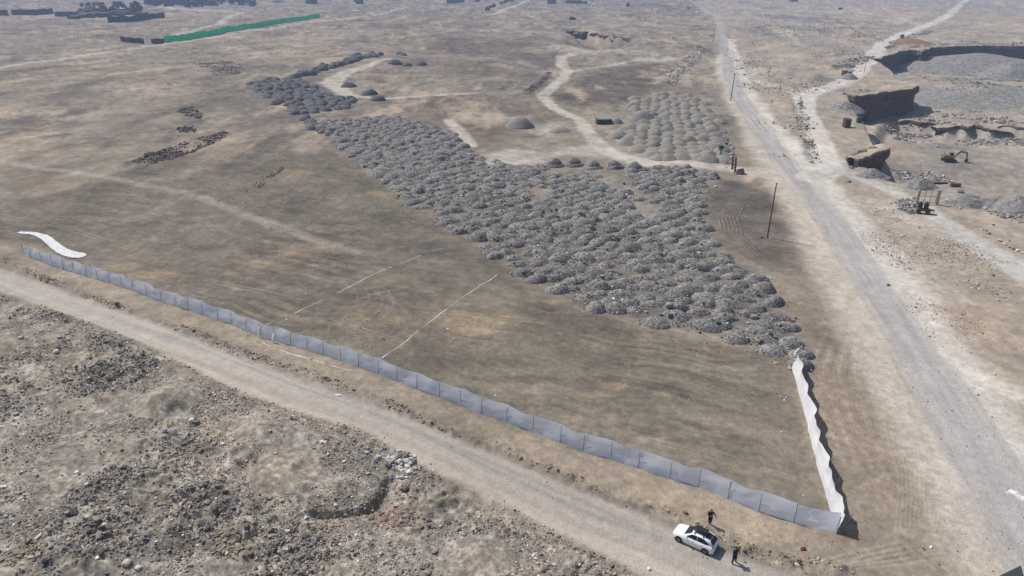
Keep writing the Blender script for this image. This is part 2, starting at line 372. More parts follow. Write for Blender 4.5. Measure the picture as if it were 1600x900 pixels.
# tyre marks: many thin arcs
MARKS = []
def ring(cx, cy, r0, r1, a0, a1, n=9):
    c = at(cx, cy)
    out = []
    for i in range(n):
        a = math.radians(a0 + (a1 - a0) * i / (n - 1)); r = r0 + (r1 - r0) * i / (n - 1)
        out.append((c.x + r * math.cos(a), c.y + r * math.sin(a)))
    return np.array(out)
class WLine(Line):
    def __init__(s, P, w, blur): s.P = np.array(P, float); s.W = np.full(len(P), float(w)); s.blur = blur
for (cx, cy, r, a0, a1) in [(170, 385, 5.5, -70, 90), (545, 505, 6.5, -60, 95), (480, 470, 7.0, -40, 80), (505, 480, 8, -50, 60), (265, 310, 4, -60, 90), (830, 570, 5, 120, 240), (1180, 620, 9, -60, 60), (340, 405, 8, 100, 200), (640, 500, 9, 100, 230)]:
    for k in range(2):
        MARKS.append((WLine(ring(cx, cy, r + 1.6 * k, r * 1.05 + 1.6 * k, a0, a1), 0.16, 0.16), (166, 150, 124), 0.28))
for pl in [[(1030, 690), (1150, 720), (1240, 745)], [(520, 500), (590, 520), (640, 535)], [(650, 480), (760, 492), (850, 500)], [(300, 430), (400, 452), (470, 468)], [(350, 560 - 30), (420, 548 - 20), (470, 520)], [(200, 345), (240, 330), (270, 310)], [(90, 350), (150, 368), (200, 385)]]:
    for k in range(2): MARKS.append((Line([(p[0], p[1] + 5 * k) for p in pl], 0.15, 0.18), (170, 155, 130), 0.45))
for k in range(16):                                                       # ruts sweeping round the corner of the fence
    o = k * 4.2
    MARKS.append((Line([(1230 + o, 893 + o * .05), (1330 + o * 1.1, 885 - o * .2), (1400 + o * .9, 830 - o * .2), (1405 + o * .8, 740), (1370 + o * .7, 620), (1320 + o * .6, 520)], 0.12, 0.14), (112, 99, 84) if k % 2 else (192, 175, 148), 0.55))
for k in range(12):                                                       # swirl on the dark soil
    o = k * 4.0
    MARKS.append((Line([(1185 + o * .35, 275 + o * .1), (1150 + o * .5, 305), (1122 + o * .75, 340), (1128 + o * .8, 372), (1160 + o * .8, 400), (1205 + o * .5, 425)], 0.14, 0.16), (76, 70, 65) if k % 2 else (142, 128, 112), 0.65))
for k in range(9):                                                      # ruts between fence end and road
    MARKS.append((Line([(1560 - k * 11, 905), (1480 - k * 9, 872 - k * 3), (1400 - k * 6, 884 - k * 3), (1310 - k * 5, 893 - k), (1240, 897)], 0.13, 0.15), (116, 102, 86) if k % 2 else (190, 173, 146), 0.45))
    MARKS.append((Line([(1290 + k * 9, 520), (1262 + k * 12, 575), (1280 + k * 11, 640), (1330 + k * 9, 740)], 0.12, 0.14), (120, 104, 86) if k % 2 else (186, 165, 136), 0.45))
for k in range(6):
    MARKS.append((Line([(1440 + k * 13, 905), (1410 + k * 13, 800), (1370 + k * 12, 690), (1330 + k * 11, 600)], 0.14, 0.2), (150, 136, 118), 0.3))

def albedo(x, y, h=None):
    """base colour of the earth, as linear rgb"""
    x = np.asarray(x, float); y = np.asarray(y, float)
    r = np.hypot(x, y)
    n = x.shape[0]
    wa = np.clip(r * 0.012, 0.35, 6.0)
    n1 = fbm(x, y, 30, 4, 101); n2 = fbm(x, y, 30, 4, 102)
    m1 = fbm(x, y, 4.5, 4, 103); m2 = fbm(x, y, 4.5, 4, 104)
    X = x + wa * (1.1 * n1 + 0.7 * m1); Y = y + wa * (1.1 * n2 + 0.7 * m2) * 1.6
    big = fbm(x, y * 0.8, 140, 5, 105, 0.6); mid = fbm(x, y, 12, 4, 106, 0.6)
    c = np.empty((n, 3)); c[:] = lin((139, 127, 110))
    t = np.clip(0.5 + 0.9 * big, 0, 1)[:, None]
    c = c * (1 - 0.55 * t) + lin((162, 144, 120)) * 0.55 * t
    t = sstep(0.1, 0.7, fbm(x, y * 1.2, 60, 5, 107, 0.65))[:, None] * 0.6
    c = c * (1 - t) + lin((118, 108, 99)) * t
    for msk, col, k, mott, lam in PAINT:
        m = msk.mask(X, Y) * k
        s = m > 0.002
        if not s.any(): continue
        ms = m[s]
        if mott: ms = ms * np.clip(1 - mott * 0.5 + mott * 1.6 * fbm(x[s], y[s], lam, 4, 110 + int(lam), 0.6), 0, 1.15)
        ms = np.clip(ms, 0, 1)[:, None]
        c[s] = c[s] * (1 - ms) + col * ms
    # the far plain: stony streaks and dusty flats
    fr = sstep(110, 260, r) * (1 - RIGHT.mask(x, y) * .6)
    s = fr > 0.01
    if s.any():
        xs, ys = x[s], y[s]
        dv = at(203, 148) - at(16, 203); dv.normalize()
        us, vs = (xs * dv.x + ys * dv.y), (-xs * dv.y + ys * dv.x)
        d1 = sstep(0.0, 0.45, fbm(us * .4, vs, 22, 5, 170, 0.68)); d2 = sstep(0.05, 0.45, fbm(us * .3, vs, 13, 5, 171, 0.68)); d3 = sstep(0.12, 0.5, fbm(us * .6, vs, 7, 4, 172, .7))
        for d_, cc, kk in ((d1, (100, 91, 87), .68), (d2, (190, 166, 136), .62), (d3, (84, 78, 75), .58)):
            w_ = (d_ * kk * fr[s])[:, None]; c[s] = c[s] * (1 - w_) + lin(cc) * w_
    # fine streaks along the grading direction inside the plot
    pl = PLOT.mask(x, y)
    s = pl > 0
    if s.any():
        u, v = x[s] * 0.90 - y[s] * 0.44, x[s] * 0.44 + y[s] * 0.90
        wv = 1.2 * fbm(x[s], y[s], 9, 2, 120)
        f = fbm(u / 22.0, v + wv, 0.75, 3, 121, 0.75)
        f2 = fbm((x[s] * 0.99 + y[s] * 0.1) / 22.0, y[s] + wv, 0.8, 3, 122, 0.75)
        c[s] *= (1 + pl[s] * np.clip(.55 + 1.2 * fbm(x[s], y[s], 22, 2, 123), 0.05, 1.2) * (0.42 * f + 0.22 * f2))[:, None]
    for msk, col, k in MARKS:
        m = msk.mask(x + 0.25 * m1, y + 0.25 * m2) * k
        s = m > 0.01
        if s.any():
            ms = m[s] * np.clip(0.75 + 0.9 * fbm(x[s], y[s], 5, 2, 125), 0.1, 1)
            c[s] = c[s] * (1 - ms[:, None]) + lin(col) * ms[:, None]
    # speckle of stones and dust at several sizes
    c *= np.exp(0.26 * mid + 0.20 * fbm(x, y, 3.0, 3, 130, 0.7) + 0.14 * fbm(x, y, 0.9, 2, 131, 0.8))[:, None]
    # tracks and roads last
    for ti, L in enumerate(TRACKS):
        m = L.mask(X * .3 + x * .7, Y * .3 + y * .7, 0.6 if ti in (3, 5) else 0) * (0.36 if ti == 2 else 0.9)
        s = m > 0.01
        if s.any():
            ms = (m[s] * np.clip(0.85 + 0.5 * fbm(x[s], y[s], 3, 3, 133), 0, 1))[:, None]
            c[s] = c[s] * (1 - ms) + lin((198, 187, 170)) * ms
    def road(msk, col, k, seed, amp=0.10, grow=0, blur=None, warp=0.35):
        m = msk.mask(x + (X - x) * warp, y + (Y - y) * warp, grow, blur) * k
        s = m > 0.01
        if s.any():
            ms = m[s][:, None]
            v = np.exp(amp * fbm(x[s], y[s], 5, 4, seed, 0.7) + amp * .8 * fbm(x[s], y[s], 0.8, 2, seed + 1))[:, None]
            c[s] = c[s] * (1 - ms) + lin(col) * v * ms
    road(MAIN_R, (206, 197, 182), 0.9, 140, 0.14)
    road(MAIN_L, (194, 181, 162), 0.9, 141, 0.12)
    road(MAIN, (168, 166, 164), 0.84, 142, 0.10)
    road(QROAD, C_DUST, 0.97, 144, 0.10)
    road(QROAD2, (190, 186, 178), 0.85, 145, 0.10)
    road(FRONT, (186, 173, 155), 0.92, 146, 0.08, warp=0.25)
    road(FRONTC, (166, 161, 154), 0.7, 147, 0.08, blur=1.6)
    # long wheel streaks on both roads
    for L, msk, seed in ((MAIN, MAIN, 150), (FRONTC, FRONT, 151)):
        m = msk.mask(x, y, 1.0, 1.0)
        s = m > 0.01
        if s.any():
            d = line_sd(x[s], y[s], L.P, np.zeros(len(L.P)))
            f = fbm(d + 0.5 * fbm(x[s], y[s], 14, 2, seed), (x[s] + y[s]) / 30.0, 0.9, 3, seed + 2, 0.7)
            c[s] *= (1 + 0.26 * m[s] * f)[:, None]
    if h is not None:
        pass
    lum = (c @ np.array([.2126, .7152, .0722]))[:, None]
    c = (lum + (c - lum) * 0.75) * np.array([.94, .935, .93])
    k = RUB.mask(x, y)
    s = k > 0.01
    if s.any():
        xs, ys = x[s], y[s]
        e = 0.34 * vnoise(xs, ys, 0.42, 180) + 0.30 * vnoise(xs * .8 + ys * .6, ys * .8 - xs * .6, 0.21, 181) + 0.30 * fbm(xs, ys, 1.6, 3, 182, .7)
        c[s] *= np.exp(k[s] * e)[:, None]
        fl = (sstep(.62, .85, vnoise(xs, ys, 0.20, 183)) * sstep(-.1, .5, fbm(xs, ys, 5, 3, 184)) * .75 * k[s])[:, None]
        c[s] = c[s] * (1 - fl) + lin((205, 200, 194)) * fl
    # grain: pebbles and dust at the scale the eye can just resolve
    g = np.clip(r * 0.004, 0.16, 3.0)
    lam = 2.0 ** np.round(np.log2(g * 2))
    gr = np.zeros(n)
    for lv in np.unique(lam):
        k = lam == lv
        gr[k] = vnoise(x[k], y[k], lv, 161) + 0.8 * vnoise(x[k], y[k], lv * .5, 162) + .5 * vnoise(x[k] * .8 + y[k] * .6, y[k] * .8 - x[k] * .6, lv * 2.2, 163)
    quiet = 1 - 0.55 * np.maximum(FRONT.mask(x, y), MAIN.mask(x, y, 1, 2))
    c *= np.exp(0.15 * gr * quiet)[:, None]
    return np.clip(c, 0.01, 0.85)

# ------------------------------------------------------------------ materials
def mat(name, colour, rough=0.7, metal=0.0, noise=0.0, scale=4.0, bump=0.0, bscale=None, spec=0.3, trans=0.0, attr=None, objvar=0.0, cells=0.0, cscale=4.0):
    m = bpy.data.materials.new(name); m.use_nodes = True
    nt = m.node_tree; N = nt.nodes; L = nt.links
    b = N['Principled BSDF']
    b.inputs['Roughness'].default_value = rough; b.inputs['Metallic'].default_value = metal
    b.inputs['Specular IOR Level'].default_value = spec
    tc = N.new('ShaderNodeNewGeometry')
    if attr:
        a = N.new('ShaderNodeAttribute'); a.attribute_name = attr; src = a.outputs['Color']
    else:
        a = N.new('ShaderNodeRGB'); a.outputs[0].default_value = (*lin(colour), 1); src = a.outputs[0]
    def mul(src, fac):
        mx = N.new('ShaderNodeMix'); mx.data_type = 'RGBA'; mx.blend_type = 'MULTIPLY'; mx.inputs[0].default_value = 1
        L.new(src, mx.inputs[6]); L.new(fac, mx.inputs[7]); return mx.outputs[2]
    if noise:
        n = N.new('ShaderNodeTexNoise'); n.inputs['Scale'].default_value = scale; n.inputs['Detail'].default_value = 5; n.inputs['Roughness'].default_value = 0.7
        L.new(tc.outputs['Position'], n.inputs['Vector'])
        r = N.new('ShaderNodeMapRange'); r.inputs[1].default_value = 0.25; r.inputs[2].default_value = 0.75
        r.inputs[3].default_value = 1 - noise; r.inputs[4].default_value = 1 + noise; r.clamp = False
        L.new(n.outputs[0], r.inputs[0]); src = mul(src, r.outputs[0])
    if cells:
        v = N.new('ShaderNodeTexVoronoi'); v.inputs['Scale'].default_value = cscale
        L.new(tc.outputs['Position'], v.inputs['Vector'])
        sp = N.new('ShaderNodeSeparateColor'); L.new(v.outputs['Color'], sp.inputs[0])
        r = N.new('ShaderNodeMapRange'); r.inputs[3].default_value = 1 - cells; r.inputs[4].default_value = 1 + cells
        L.new(sp.outputs[0], r.inputs[0]); src = mul(src, r.outputs[0])
    if objvar:
        o = N.new('ShaderNodeObjectInfo')
        r = N.new('ShaderNodeMapRange'); r.inputs[3].default_value = 1 - objvar; r.inputs[4].default_value = 1 + objvar
        L.new(o.outputs['Random'], r.inputs[0]); src = mul(src, r.outputs[0])
    L.new(src, b.inputs['Base Color'])
    if bump:
        n = N.new('ShaderNodeTexNoise'); n.inputs['Scale'].default_value = bscale or scale * 2; n.inputs['Detail'].default_value = 4
        L.new(tc.outputs['Position'], n.inputs['Vector'])
        bp = N.new('ShaderNodeBump'); bp.inputs['Strength'].default_value = 1.0; bp.inputs['Distance'].default_value = bump
        L.new(n.outputs[0], bp.inputs['Height']); L.new(bp.outputs[0], b.inputs['Normal'])
    if trans:
        t = N.new('ShaderNodeBsdfTranslucent'); L.new(src, t.inputs[0])
        mx = N.new('ShaderNodeMixShader'); mx.inputs[0].default_value = trans
        L.new(b.outputs[0], mx.inputs[1]); L.new(t.outputs[0], mx.inputs[2]); L.new(mx.outputs[0], N['Material Output'].inputs[0])
    return m

M = dict(
    ground=mat('dry_earth', (0, 0, 0), 0.95, attr='albedo', noise=0.15, scale=1.7, bump=0.07, bscale=4.5, spec=0.1),
    gravel=mat('dumped_gravel', (130, 127, 123), 0.95, noise=0.22, scale=1.3, bump=0.06, bscale=7.0, spec=0.1, objvar=0.16, cells=0.55, cscale=5),
    sand=mat('crushed_sand', (139, 134, 125), 0.95, noise=0.14, scale=1.6, bump=0.03, bscale=9.0, spec=0.1, objvar=0.10, cells=0.10, cscale=9),
    spoil=mat('quarry_spoil', (136, 133, 129), 0.95, noise=0.22, scale=0.5, bump=0.2, bscale=2.0, spec=0.1, cells=0.32, cscale=1.2),
    rock=mat('broken_stone', (0, 0, 0), 0.9, attr='albedo', noise=0.2, scale=5, spec=0.2),
    cliff=mat('quarry_face', (138, 112, 84), 0.95, noise=0.35, scale=0.35, bump=0.35, bscale=0.9, spec=0.1),
    sheet=mat('woven_plastic', (238, 244, 253), 0.38, noise=0.05, scale=0.8, bump=0.015, bscale=2.0, spec=0.5, trans=0.68),
    white_sheet=mat('white_plastic', (228, 228, 230), 0.5, noise=0.07, scale=1.4, bump=0.03, bscale=2.5, spec=0.3, trans=0.15),
    post=mat('weathered_post', (120, 114, 110), 0.85, noise=0.2, scale=3),
    timber=mat('dark_timber', (86, 72, 62), 0.85, noise=0.3, scale=2),
    chalk=mat('chalk', (200, 195, 187), 0.95, noise=0.25, scale=3, spec=0.1),
    carpaint=mat('white_paint', (236, 238, 242), 0.25, spec=0.5),
    glass=mat('tinted_glass', (16, 20, 25), 0.05, spec=0.6),
    black=mat('black_plastic', (24, 25, 28), 0.4, spec=0.4),
    rubber=mat('tyre_rubber', (24, 24, 25), 0.85),
    rim=mat('wheel_rim', (120, 122, 126), 0.35, metal=0.7),
    red=mat('red_lens', (120, 16, 14), 0.25, spec=0.5),
    lamp=mat('lamp_lens', (190, 196, 205), 0.12, spec=0.6),
    plate=mat('number_plate', (190, 190, 185), 0.5),
    cloth=mat('black_cloth', (26, 26, 30), 0.9, noise=0.15, scale=8),
    skin=mat('skin', (168, 118, 92), 0.6),
    hair=mat('dark_hair', (18, 16, 16), 0.6),
    shirt=mat('white_cloth', (200, 196, 192), 0.85),
    shoe=mat('pale_shoe', (180, 172, 164), 0.8),
    green=mat('green_mesh', (78, 200, 164), 0.7, noise=0.12, scale=0.5, trans=0.6),
    brownfence=mat('brown_planks', (92, 80, 76), 0.9, noise=0.25, scale=1.0),
    darkgreen=mat('dark_green_mesh', (50, 78, 78), 0.85, noise=0.2, scale=0.4),
    wallm=mat('mud_wall', (74, 70, 72), 0.9, noise=0.2, scale=0.5),
    blue=mat('blue_sheeting', (72, 104, 134), 0.6, noise=0.15, scale=0.6),
    whitem=mat('pale_roofing', (214, 214, 214), 0.6, noise=0.08, scale=0.5),
    leaf=mat('dusty_leaves', (66, 76, 62), 0.8, noise=0.3, scale=0.6),
    bark=mat('bark', (70, 58, 48), 0.9),
    yellow=mat('worn_yellow_paint', (132, 111, 78), 0.6, noise=0.25, scale=1.5),
    steel=mat('dark_steel', (52, 48, 46), 0.55, metal=0.3, noise=0.2, scale=3),
    rust=mat('rusty_steel', (122, 84, 62), 0.8, noise=0.3, scale=3),
    concrete=mat('concrete', (168, 166, 160), 0.9, noise=0.15, scale=2),
    redpaint=mat('faded_red_paint', (128, 62, 52), 0.7, noise=0.2, scale=2),
    truckred=mat('truck_paint', (120, 70, 66), 0.6),
    slab=mat('grey_board', (148, 146, 140), 0.8, noise=0.12, scale=3),
    redrag=mat('red_cloth', (112, 56, 46), 0.9),
    yellowbag=mat('yellow_plastic', (206, 186, 90), 0.6),
    bluebag=mat('blue_plastic', (70, 104, 160), 0.6),
)

# ------------------------------------------------------------------ object helpers
def link(name, me, m=None, parent=None):
    o = bpy.data.objects.new(name, me)
    COL.objects.link(o)
    if m is not None and me is not None and not me.materials: me.materials.append(m)
    if parent is not None: o.parent = parent
    return o

def tag(o, label=None, cat=None, group=None, kind=None):
    if label: o['label'] = label
    if cat: o['category'] = cat
    if group: o['group'] = group
    if kind: o['kind'] = kind
    return o

def thing(name, label, cat, loc=(0, 0, 0), rz=0.0, group=None):
    o = bpy.data.objects.new(name, None); COL.objects.link(o)
    o.empty_display_size = 0.3
    o.location = loc; o.rotation_euler = (0, 0, rz)
    return tag(o, label, cat, group)

def np_mesh(name, V, F, smooth=True, colour=None):
    """mesh from vertex array and an array of equal sized faces"""
    me = bpy.data.meshes.new(name)
    V = np.asarray(V, np.float32); F = np.asarray(F, np.int32)
    nf, k = F.shape
    me.vertices.add(len(V)); me.vertices.foreach_set('co', V.ravel())
    me.loops.add(nf * k); me.loops.foreach_set('vertex_index', F.ravel())
    me.polygons.add(nf); me.polygons.foreach_set('loop_start', np.arange(nf, dtype=np.int32) * k)
    me.polygons.foreach_set('loop_total', np.full(nf, k, np.int32))
    me.polygons.foreach_set('use_smooth', np.full(nf, smooth, bool))
    me.update(calc_edges=True)
    if colour is not None:
        a = me.attributes.new('albedo', 'FLOAT_COLOR', 'POINT')
        a.data.foreach_set('color', np.concatenate([colour, np.ones((len(V), 1))], 1).astype(np.float32).ravel())
    return me

class MB:
    """collects boxes, tubes and lofts into ONE mesh"""
    def __init__(s): s.bm = bmesh.new()
    def box(s, size, loc=(0, 0, 0), rot=None, bevel=0.0, taper=1.0):
        r = bmesh.ops.create_cube(s.bm, size=1.0)
        vs = r['verts']
        for v in vs:
            k = taper if v.co.z > 0 else 1.0
            v.co = Vector((v.co.x * size[0] * k, v.co.y * size[1] * k, v.co.z * size[2]))
        if bevel:
            es = list({e for v in vs for e in v.link_edges})
            rr = bmesh.ops.bevel(s.bm, geom=es, offset=bevel, segments=1, affect='EDGES')
            vs = list({v for f in rr['faces'] for v in f.verts} | {v for v in vs if v.is_valid})
        mt = Matrix.Translation(loc) @ (rot.to_4x4() if rot is not None else Matrix.Identity(4))
        bmesh.ops.transform(s.bm, matrix=mt, verts=[v for v in vs if v.is_valid])
        return s
    def tube(s, a, b, r0, r1=None, n=8):
        a, b = Vector(a), Vector(b); r1 = r0 if r1 is None else r1
        d = b - a
        r = bmesh.ops.create_cone(s.bm, cap_ends=True, segments=n, radius1=r0, radius2=max(r1, 1e-4), depth=d.length)
        mt = Matrix.Translation((a + b) / 2) @ d.to_track_quat('Z', 'Y').to_matrix().to_4x4()
        bmesh.ops.transform(s.bm, matrix=mt, verts=r['verts'])
        return s
    def prism(s, outline, y0, y1):
        """outline in xz, extruded along y"""
        a = [s.bm.verts.new((p[0], y0, p[1])) for p in outline]; b = [s.bm.verts.new((p[0], y1, p[1])) for p in outline]
        n = len(a)
        s.bm.faces.new(a); s.bm.faces.new(b[::-1])
        for i in range(n): s.bm.faces.new((a[i], b[i], b[(i + 1) % n], a[(i + 1) % n]))
        return s
    def faces(s, V, F):
        vs = [s.bm.verts.new(v) for v in V]
        for f in F: s.bm.faces.new([vs[i] for i in f])
        return s
    def ball(s, c, r, sc=(1, 1, 1), sub=2):
        q = bmesh.ops.create_icosphere(s.bm, subdivisions=sub, radius=r)
        bmesh.ops.transform(s.bm, matrix=Matrix.Translation(c) @ Matrix.Diagonal((*sc, 1)), verts=q['verts'])
        return s
    def build(s, name, m, parent=None, smooth=False, loc=None):
        bmesh.ops.recalc_face_normals(s.bm, faces=s.bm.faces)
        me = bpy.data.meshes.new(name); s.bm.to_mesh(me); s.bm.free()
        if smooth:
            for p in me.polygons: p.use_smooth = True
        o = link(name, me, m, parent)
        if loc is not None: o.location = loc
        return o

# ------------------------------------------------------------------ the ground: one height field, fine near the plot and coarse to the horizon
STEP = 1.55
def build_ground():
    us = np.arange(-1000, 1000.1, STEP) / FOC                     # tangent of the bearing
    ang = np.arctan(us / CT * 1.0)
    extra = np.linspace(ang[-1], 2 * math.pi + ang[0], 70)[1:-1]
    ang = np.concatenate([ang, extra])
    ys = np.concatenate([np.arange(1130, -24, -STEP), np.array([-26, -28, -30])])
    dep = PITCH + np.arctan((ys - 450) / FOC)
    rr = CAM_H / np.tan(dep)
    rr = np.concatenate([[0.5, 6, 12, 17], rr[rr > 19], [7000.0]])
    nr, na = len(rr), len(ang)
    R, A = np.meshgrid(rr, ang, indexing='ij')
    X = (R * np.sin(A)).ravel(); Y = (R * np.cos(A)).ravel()
    Z = height(X, Y)
    C = albedo(X, Y, Z)
    i = np.arange(nr - 1)[:, None] * na; j = np.arange(na)[None, :]; j2 = (j + 1) % na
    F = np.stack([i + j, i + j2, i + na + j2, i + na + j], -1).reshape(-1, 4)[:, ::-1]
    V = np.stack([X, Y, Z], 1)
    # the roads are strips of the same sheet, cut out along their edges
    what = np.zeros(len(V), np.int8)
    roads = [('quarry_road', [QROAD, QROAD2]), ('dirt_road', [FRONT]), ('asphalt_road', [MAIN]), ('dirt_track', TRACKS)]
    for k, (nm, ls) in enumerate(roads):
        for L in ls: what[(L.mask(X, Y) > 0.5) & ((what == 0) | (nm == 'asphalt_road'))] = k + 1
    fw = what[F[:, 0]]
    for k, nm in enumerate(['ground'] + [q[0] for q in roads]):
        f = F[fw == k]
        if not len(f): continue
        used, inv = np.unique(f.ravel(), return_inverse=True)
        me = np_mesh(nm, V[used], inv.reshape(-1, 4), True, C[used])
        tag(link(nm, me, M['ground']), kind='structure')
build_ground()

# ------------------------------------------------------------------ cut rock faces of the quarries
def cliff(label_name, rim, top, bottom, back=9.0, amp=0.8, seed=0, lean=0.5, taper=0.0):
    """rim: polyline on the air photo (left to right as seen); a rough face from top to bottom with a strip of earth behind"""
    P = np.array([at(p[0], p[1], top)[:2] for p in rim])
    seg = np.hypot(*(P[1:] - P[:-1]).T); cum = np.concatenate([[0], np.cumsum(seg)])
    n = max(int(cum[-1] / 0.6), 6)
    s = np.linspace(0, cum[-1], n)
    x = np.interp(s, cum, P[:, 0]); y = np.interp(s, cum, P[:, 1])
    k = 7
    xs = np.convolve(np.pad(x, k, 'edge'), np.ones(2 * k + 1) / (2 * k + 1), 'valid'); ys_ = np.convolve(np.pad(y, k, 'edge'), np.ones(2 * k + 1) / (2 * k + 1), 'valid')
    tx, ty = np.gradient(xs), np.gradient(ys_); tl = np.hypot(tx, ty) + 1e-9
    nx, ny = ty / tl, -tx / tl                                    # towards the pit (right hand side of the line)
    rows = []
    nb, nv = 5, 14
    edge = fbm(s, s * 0 + seed, 9, 4, seed) * amp * 1.6
    for q in range(nb, -1, -1):
        o = -back * q / nb
        xx, yy = x + nx * (o + (edge if q == 0 else edge * (1 - q / nb))), y + ny * (o + (edge if q == 0 else edge * (1 - q / nb)))
        zz = np.full(n, top + 0.05) + 0.45 * fbm(xx, yy, 3, 3, seed + 5) - taper * (top - bottom) * (1 - np.clip(np.minimum(s, cum[-1] - s) / (0.18 * cum[-1]), 0, 1) ** .6) - (1.6 * (q / nb) ** 2)
        rows.append((xx, yy, zz))
    for q in range(1, nv + 1):
        t = q / nv
        ins = -amp * 0.9 * np.clip(np.sin(t * 3.1) + 0.9 * fbm(s, s * 0 + t * (top - bottom), 3.0, 3, seed + 9), -0.5, 2) + lean * t
        ins = ins + 0.9 * amp * np.clip(t / .22, 0, 1) - 1.2 * amp * sstep(.22, .36, t)
        e = edge + ins
        ztop = rows[nb][2]
        zz = ztop + (bottom - 0.6 - ztop) * t + 0.2 * fbm(s, s * 0 + t * 9, 2.2, 2, seed + 3)
        rows.append((x + nx * e, y + ny * e, zz))
    V = np.stack([np.stack(r, 1) for r in rows])
    nr = len(rows)
    V = V.reshape(-1, 3)
    i = np.arange(nr - 1)[:, None] * n; j = np.arange(n - 1)[None, :]
    F = np.stack([i + j, i + j + 1, i + n + j + 1, i + n + j], -1).reshape(-1, 4)
    C = albedo(V[:, 0], V[:, 1])
    face = np.arange(len(V)) >= (nb + 1) * n
    tcol = lin((88, 75, 62)); band = fbm(V[:, 2] * 1.0, s[np.arange(len(V)) % n] / 6, 1.4, 4, seed + 20, .7)
    C[face] = tcol * np.exp(0.95 * band[face])[:, None]
    me = np_mesh(label_name, V, F[:, ::-1], False, C)
    return tag(link(label_name, me, M['ground']), kind='structure')

cliff('quarry_face', [(1436, 79), (1460, 74), (1500, 72), (1540, 71), (1600, 72), (1700, 74), (1800, 78)], 0.3, -7.5, 14, 1.2, 1)
cliff('quarry_face', [(1374, 92), (1388, 86), (1404, 81), (1422, 78), (1443, 80)], 0.3, -9.8, 10, 1.0, 2)
cliff('quarry_face', [(1318, 143), (1336, 150), (1352, 148), (1372, 146), (1400, 141), (1424, 139), (1433, 134), (1430, 127)], 0.3, -10, 9, 0.9, 3)
cliff('quarry_face', [(1404, 187), (1425, 188), (1440, 190), (1462, 190)], -9.3, -13.2, 9, 1.0, 4, .5, .2)
cliff('quarry_face', [(1464, 196), (1480, 197), (1500, 196), (1512, 199), (1520, 193), (1534, 195), (1550, 200)], -9.3, -13.2, 9, 1.2, 14, .5, .2)
cliff('quarry_face', [(1560, 197), (1575, 196), (1590, 198), (1640, 203)], -9.3, -13, 9, 1.0, 24, .5, .2)
cliff('quarry_face', [(1336, 246), (1345, 249), (1355, 246), (1368, 241), (1380, 236), (1389, 231), (1389, 224)], 0.7, -10, 6, 0.9, 5)
cliff('quarry_face', [(880, 50), (884, 49), (896, 48), (910, 50), (920, 49)], 0.3, -8.5, 16, 1.0, 7, .5, .7)
cliff('quarry_face', [(918, 50), (932, 52), (946, 55), (956, 58)], 0.2, -4.6, 16, 1.6, 8, .5, .6)
cliff('quarry_face', [(953, 56), (964, 57), (976, 58), (984, 60)], 0.4, -8, 16, 1.0, 9, .5, .7)

# ------------------------------------------------------------------ loose stones (uncountable): one mesh per place
def ico12():
    bm = bmesh.new(); bmesh.ops.create_icosphere(bm, subdivisions=1, radius=1.0)
    v = np.array([q.co[:] for q in bm.verts]); f = np.array([[q.index for q in p.verts] for p in bm.faces]); bm.free()
    return v, f
ICO_V, ICO_F = ico12()
ROCKS = []
for k in range(14):
    sc = RNG.uniform(0.55, 1.25, 3) * np.array([1.15, 1.0, 0.75])
    d = 1 + RNG.normal(0, 0.17, (12, 1))
    v = np.sign(ICO_V) * np.abs(ICO_V) ** RNG.uniform(0.6, 1.0)
    ROCKS.append(v * d * sc)
ROCKS = np.array(ROCKS)

def stones(name, label, P, size, cols, sink=0.25):
    """P: n x 3 points on the ground, size: n radii, cols: n x 3 linear colours -> ONE mesh of loose stones"""
    n = len(P)
    w = RNG.integers(0, len(ROCKS), n)
    a = RNG.uniform(0, 2 * math.pi, n); b = RNG.normal(0, 0.35, n)
    V = ROCKS[w] * size[:, None, None]
    ca, sa, cb, sb = np.cos(a)[:, None], np.sin(a)[:, None], np.cos(b)[:, None], np.sin(b)[:, None]
    x, y, z = V[..., 0], V[..., 1], V[..., 2]
    y, z = y * cb - z * sb, y * sb + z * cb
    x, y = x * ca - y * sa, x * sa + y * ca
    V = np.stack([x + P[:, 0:1], y + P[:, 1:2], z + (P[:, 2] + size * (0.7 - 2 * sink * 0.7))[:, None]], -1).reshape(-1, 3)
    F = (ICO_F[None] + (np.arange(n) * 12)[:, None, None]).reshape(-1, 3)
    me = np_mesh(name, V, F, False, np.repeat(cols, 12, 0))
    o = link(name, me, M['rock'])
    return tag(o, label, 'rubble', kind='stuff')

def pick_cols(n, table, jit=0.22):
    c = np.array([lin(t[0]) for t in table]); p = np.array([t[1] for t in table], float); p /= p.sum()
    k = RNG.choice(len(table), n, p=p)
    return np.clip(c[k] * np.exp(RNG.normal(0, jit, (n, 1))), 0.01, 0.85)

def scatter(mask, box, n, dens=None, zb=0.0):
    """n points inside the mask; box on the air photo gives where to throw"""
    P = np.array([at(p[0], p[1], zb)[:2] for p in box]); lo, hi = P.min(0), P.max(0)
    out = []; got = 0
    for _ in range(60):
        q = RNG.uniform(lo, hi, (n, 2))
        p = mask.mask(q[:, 0], q[:, 1])
        if dens is not None: p = p * dens(q[:, 0], q[:, 1])
        q = q[RNG.random(n) < p]
        out.append(q); got += len(q)
        if got >= n: break
    return np.concatenate(out)[:n]

def on_ground(q): return np.column_stack([q, height(q[:, 0], q[:, 1])])
def psize(n, lo, hi, a=2.2):
    u = RNG.random(n); return (lo ** -a + u * (hi ** -a - lo ** -a)) ** (-1 / a)

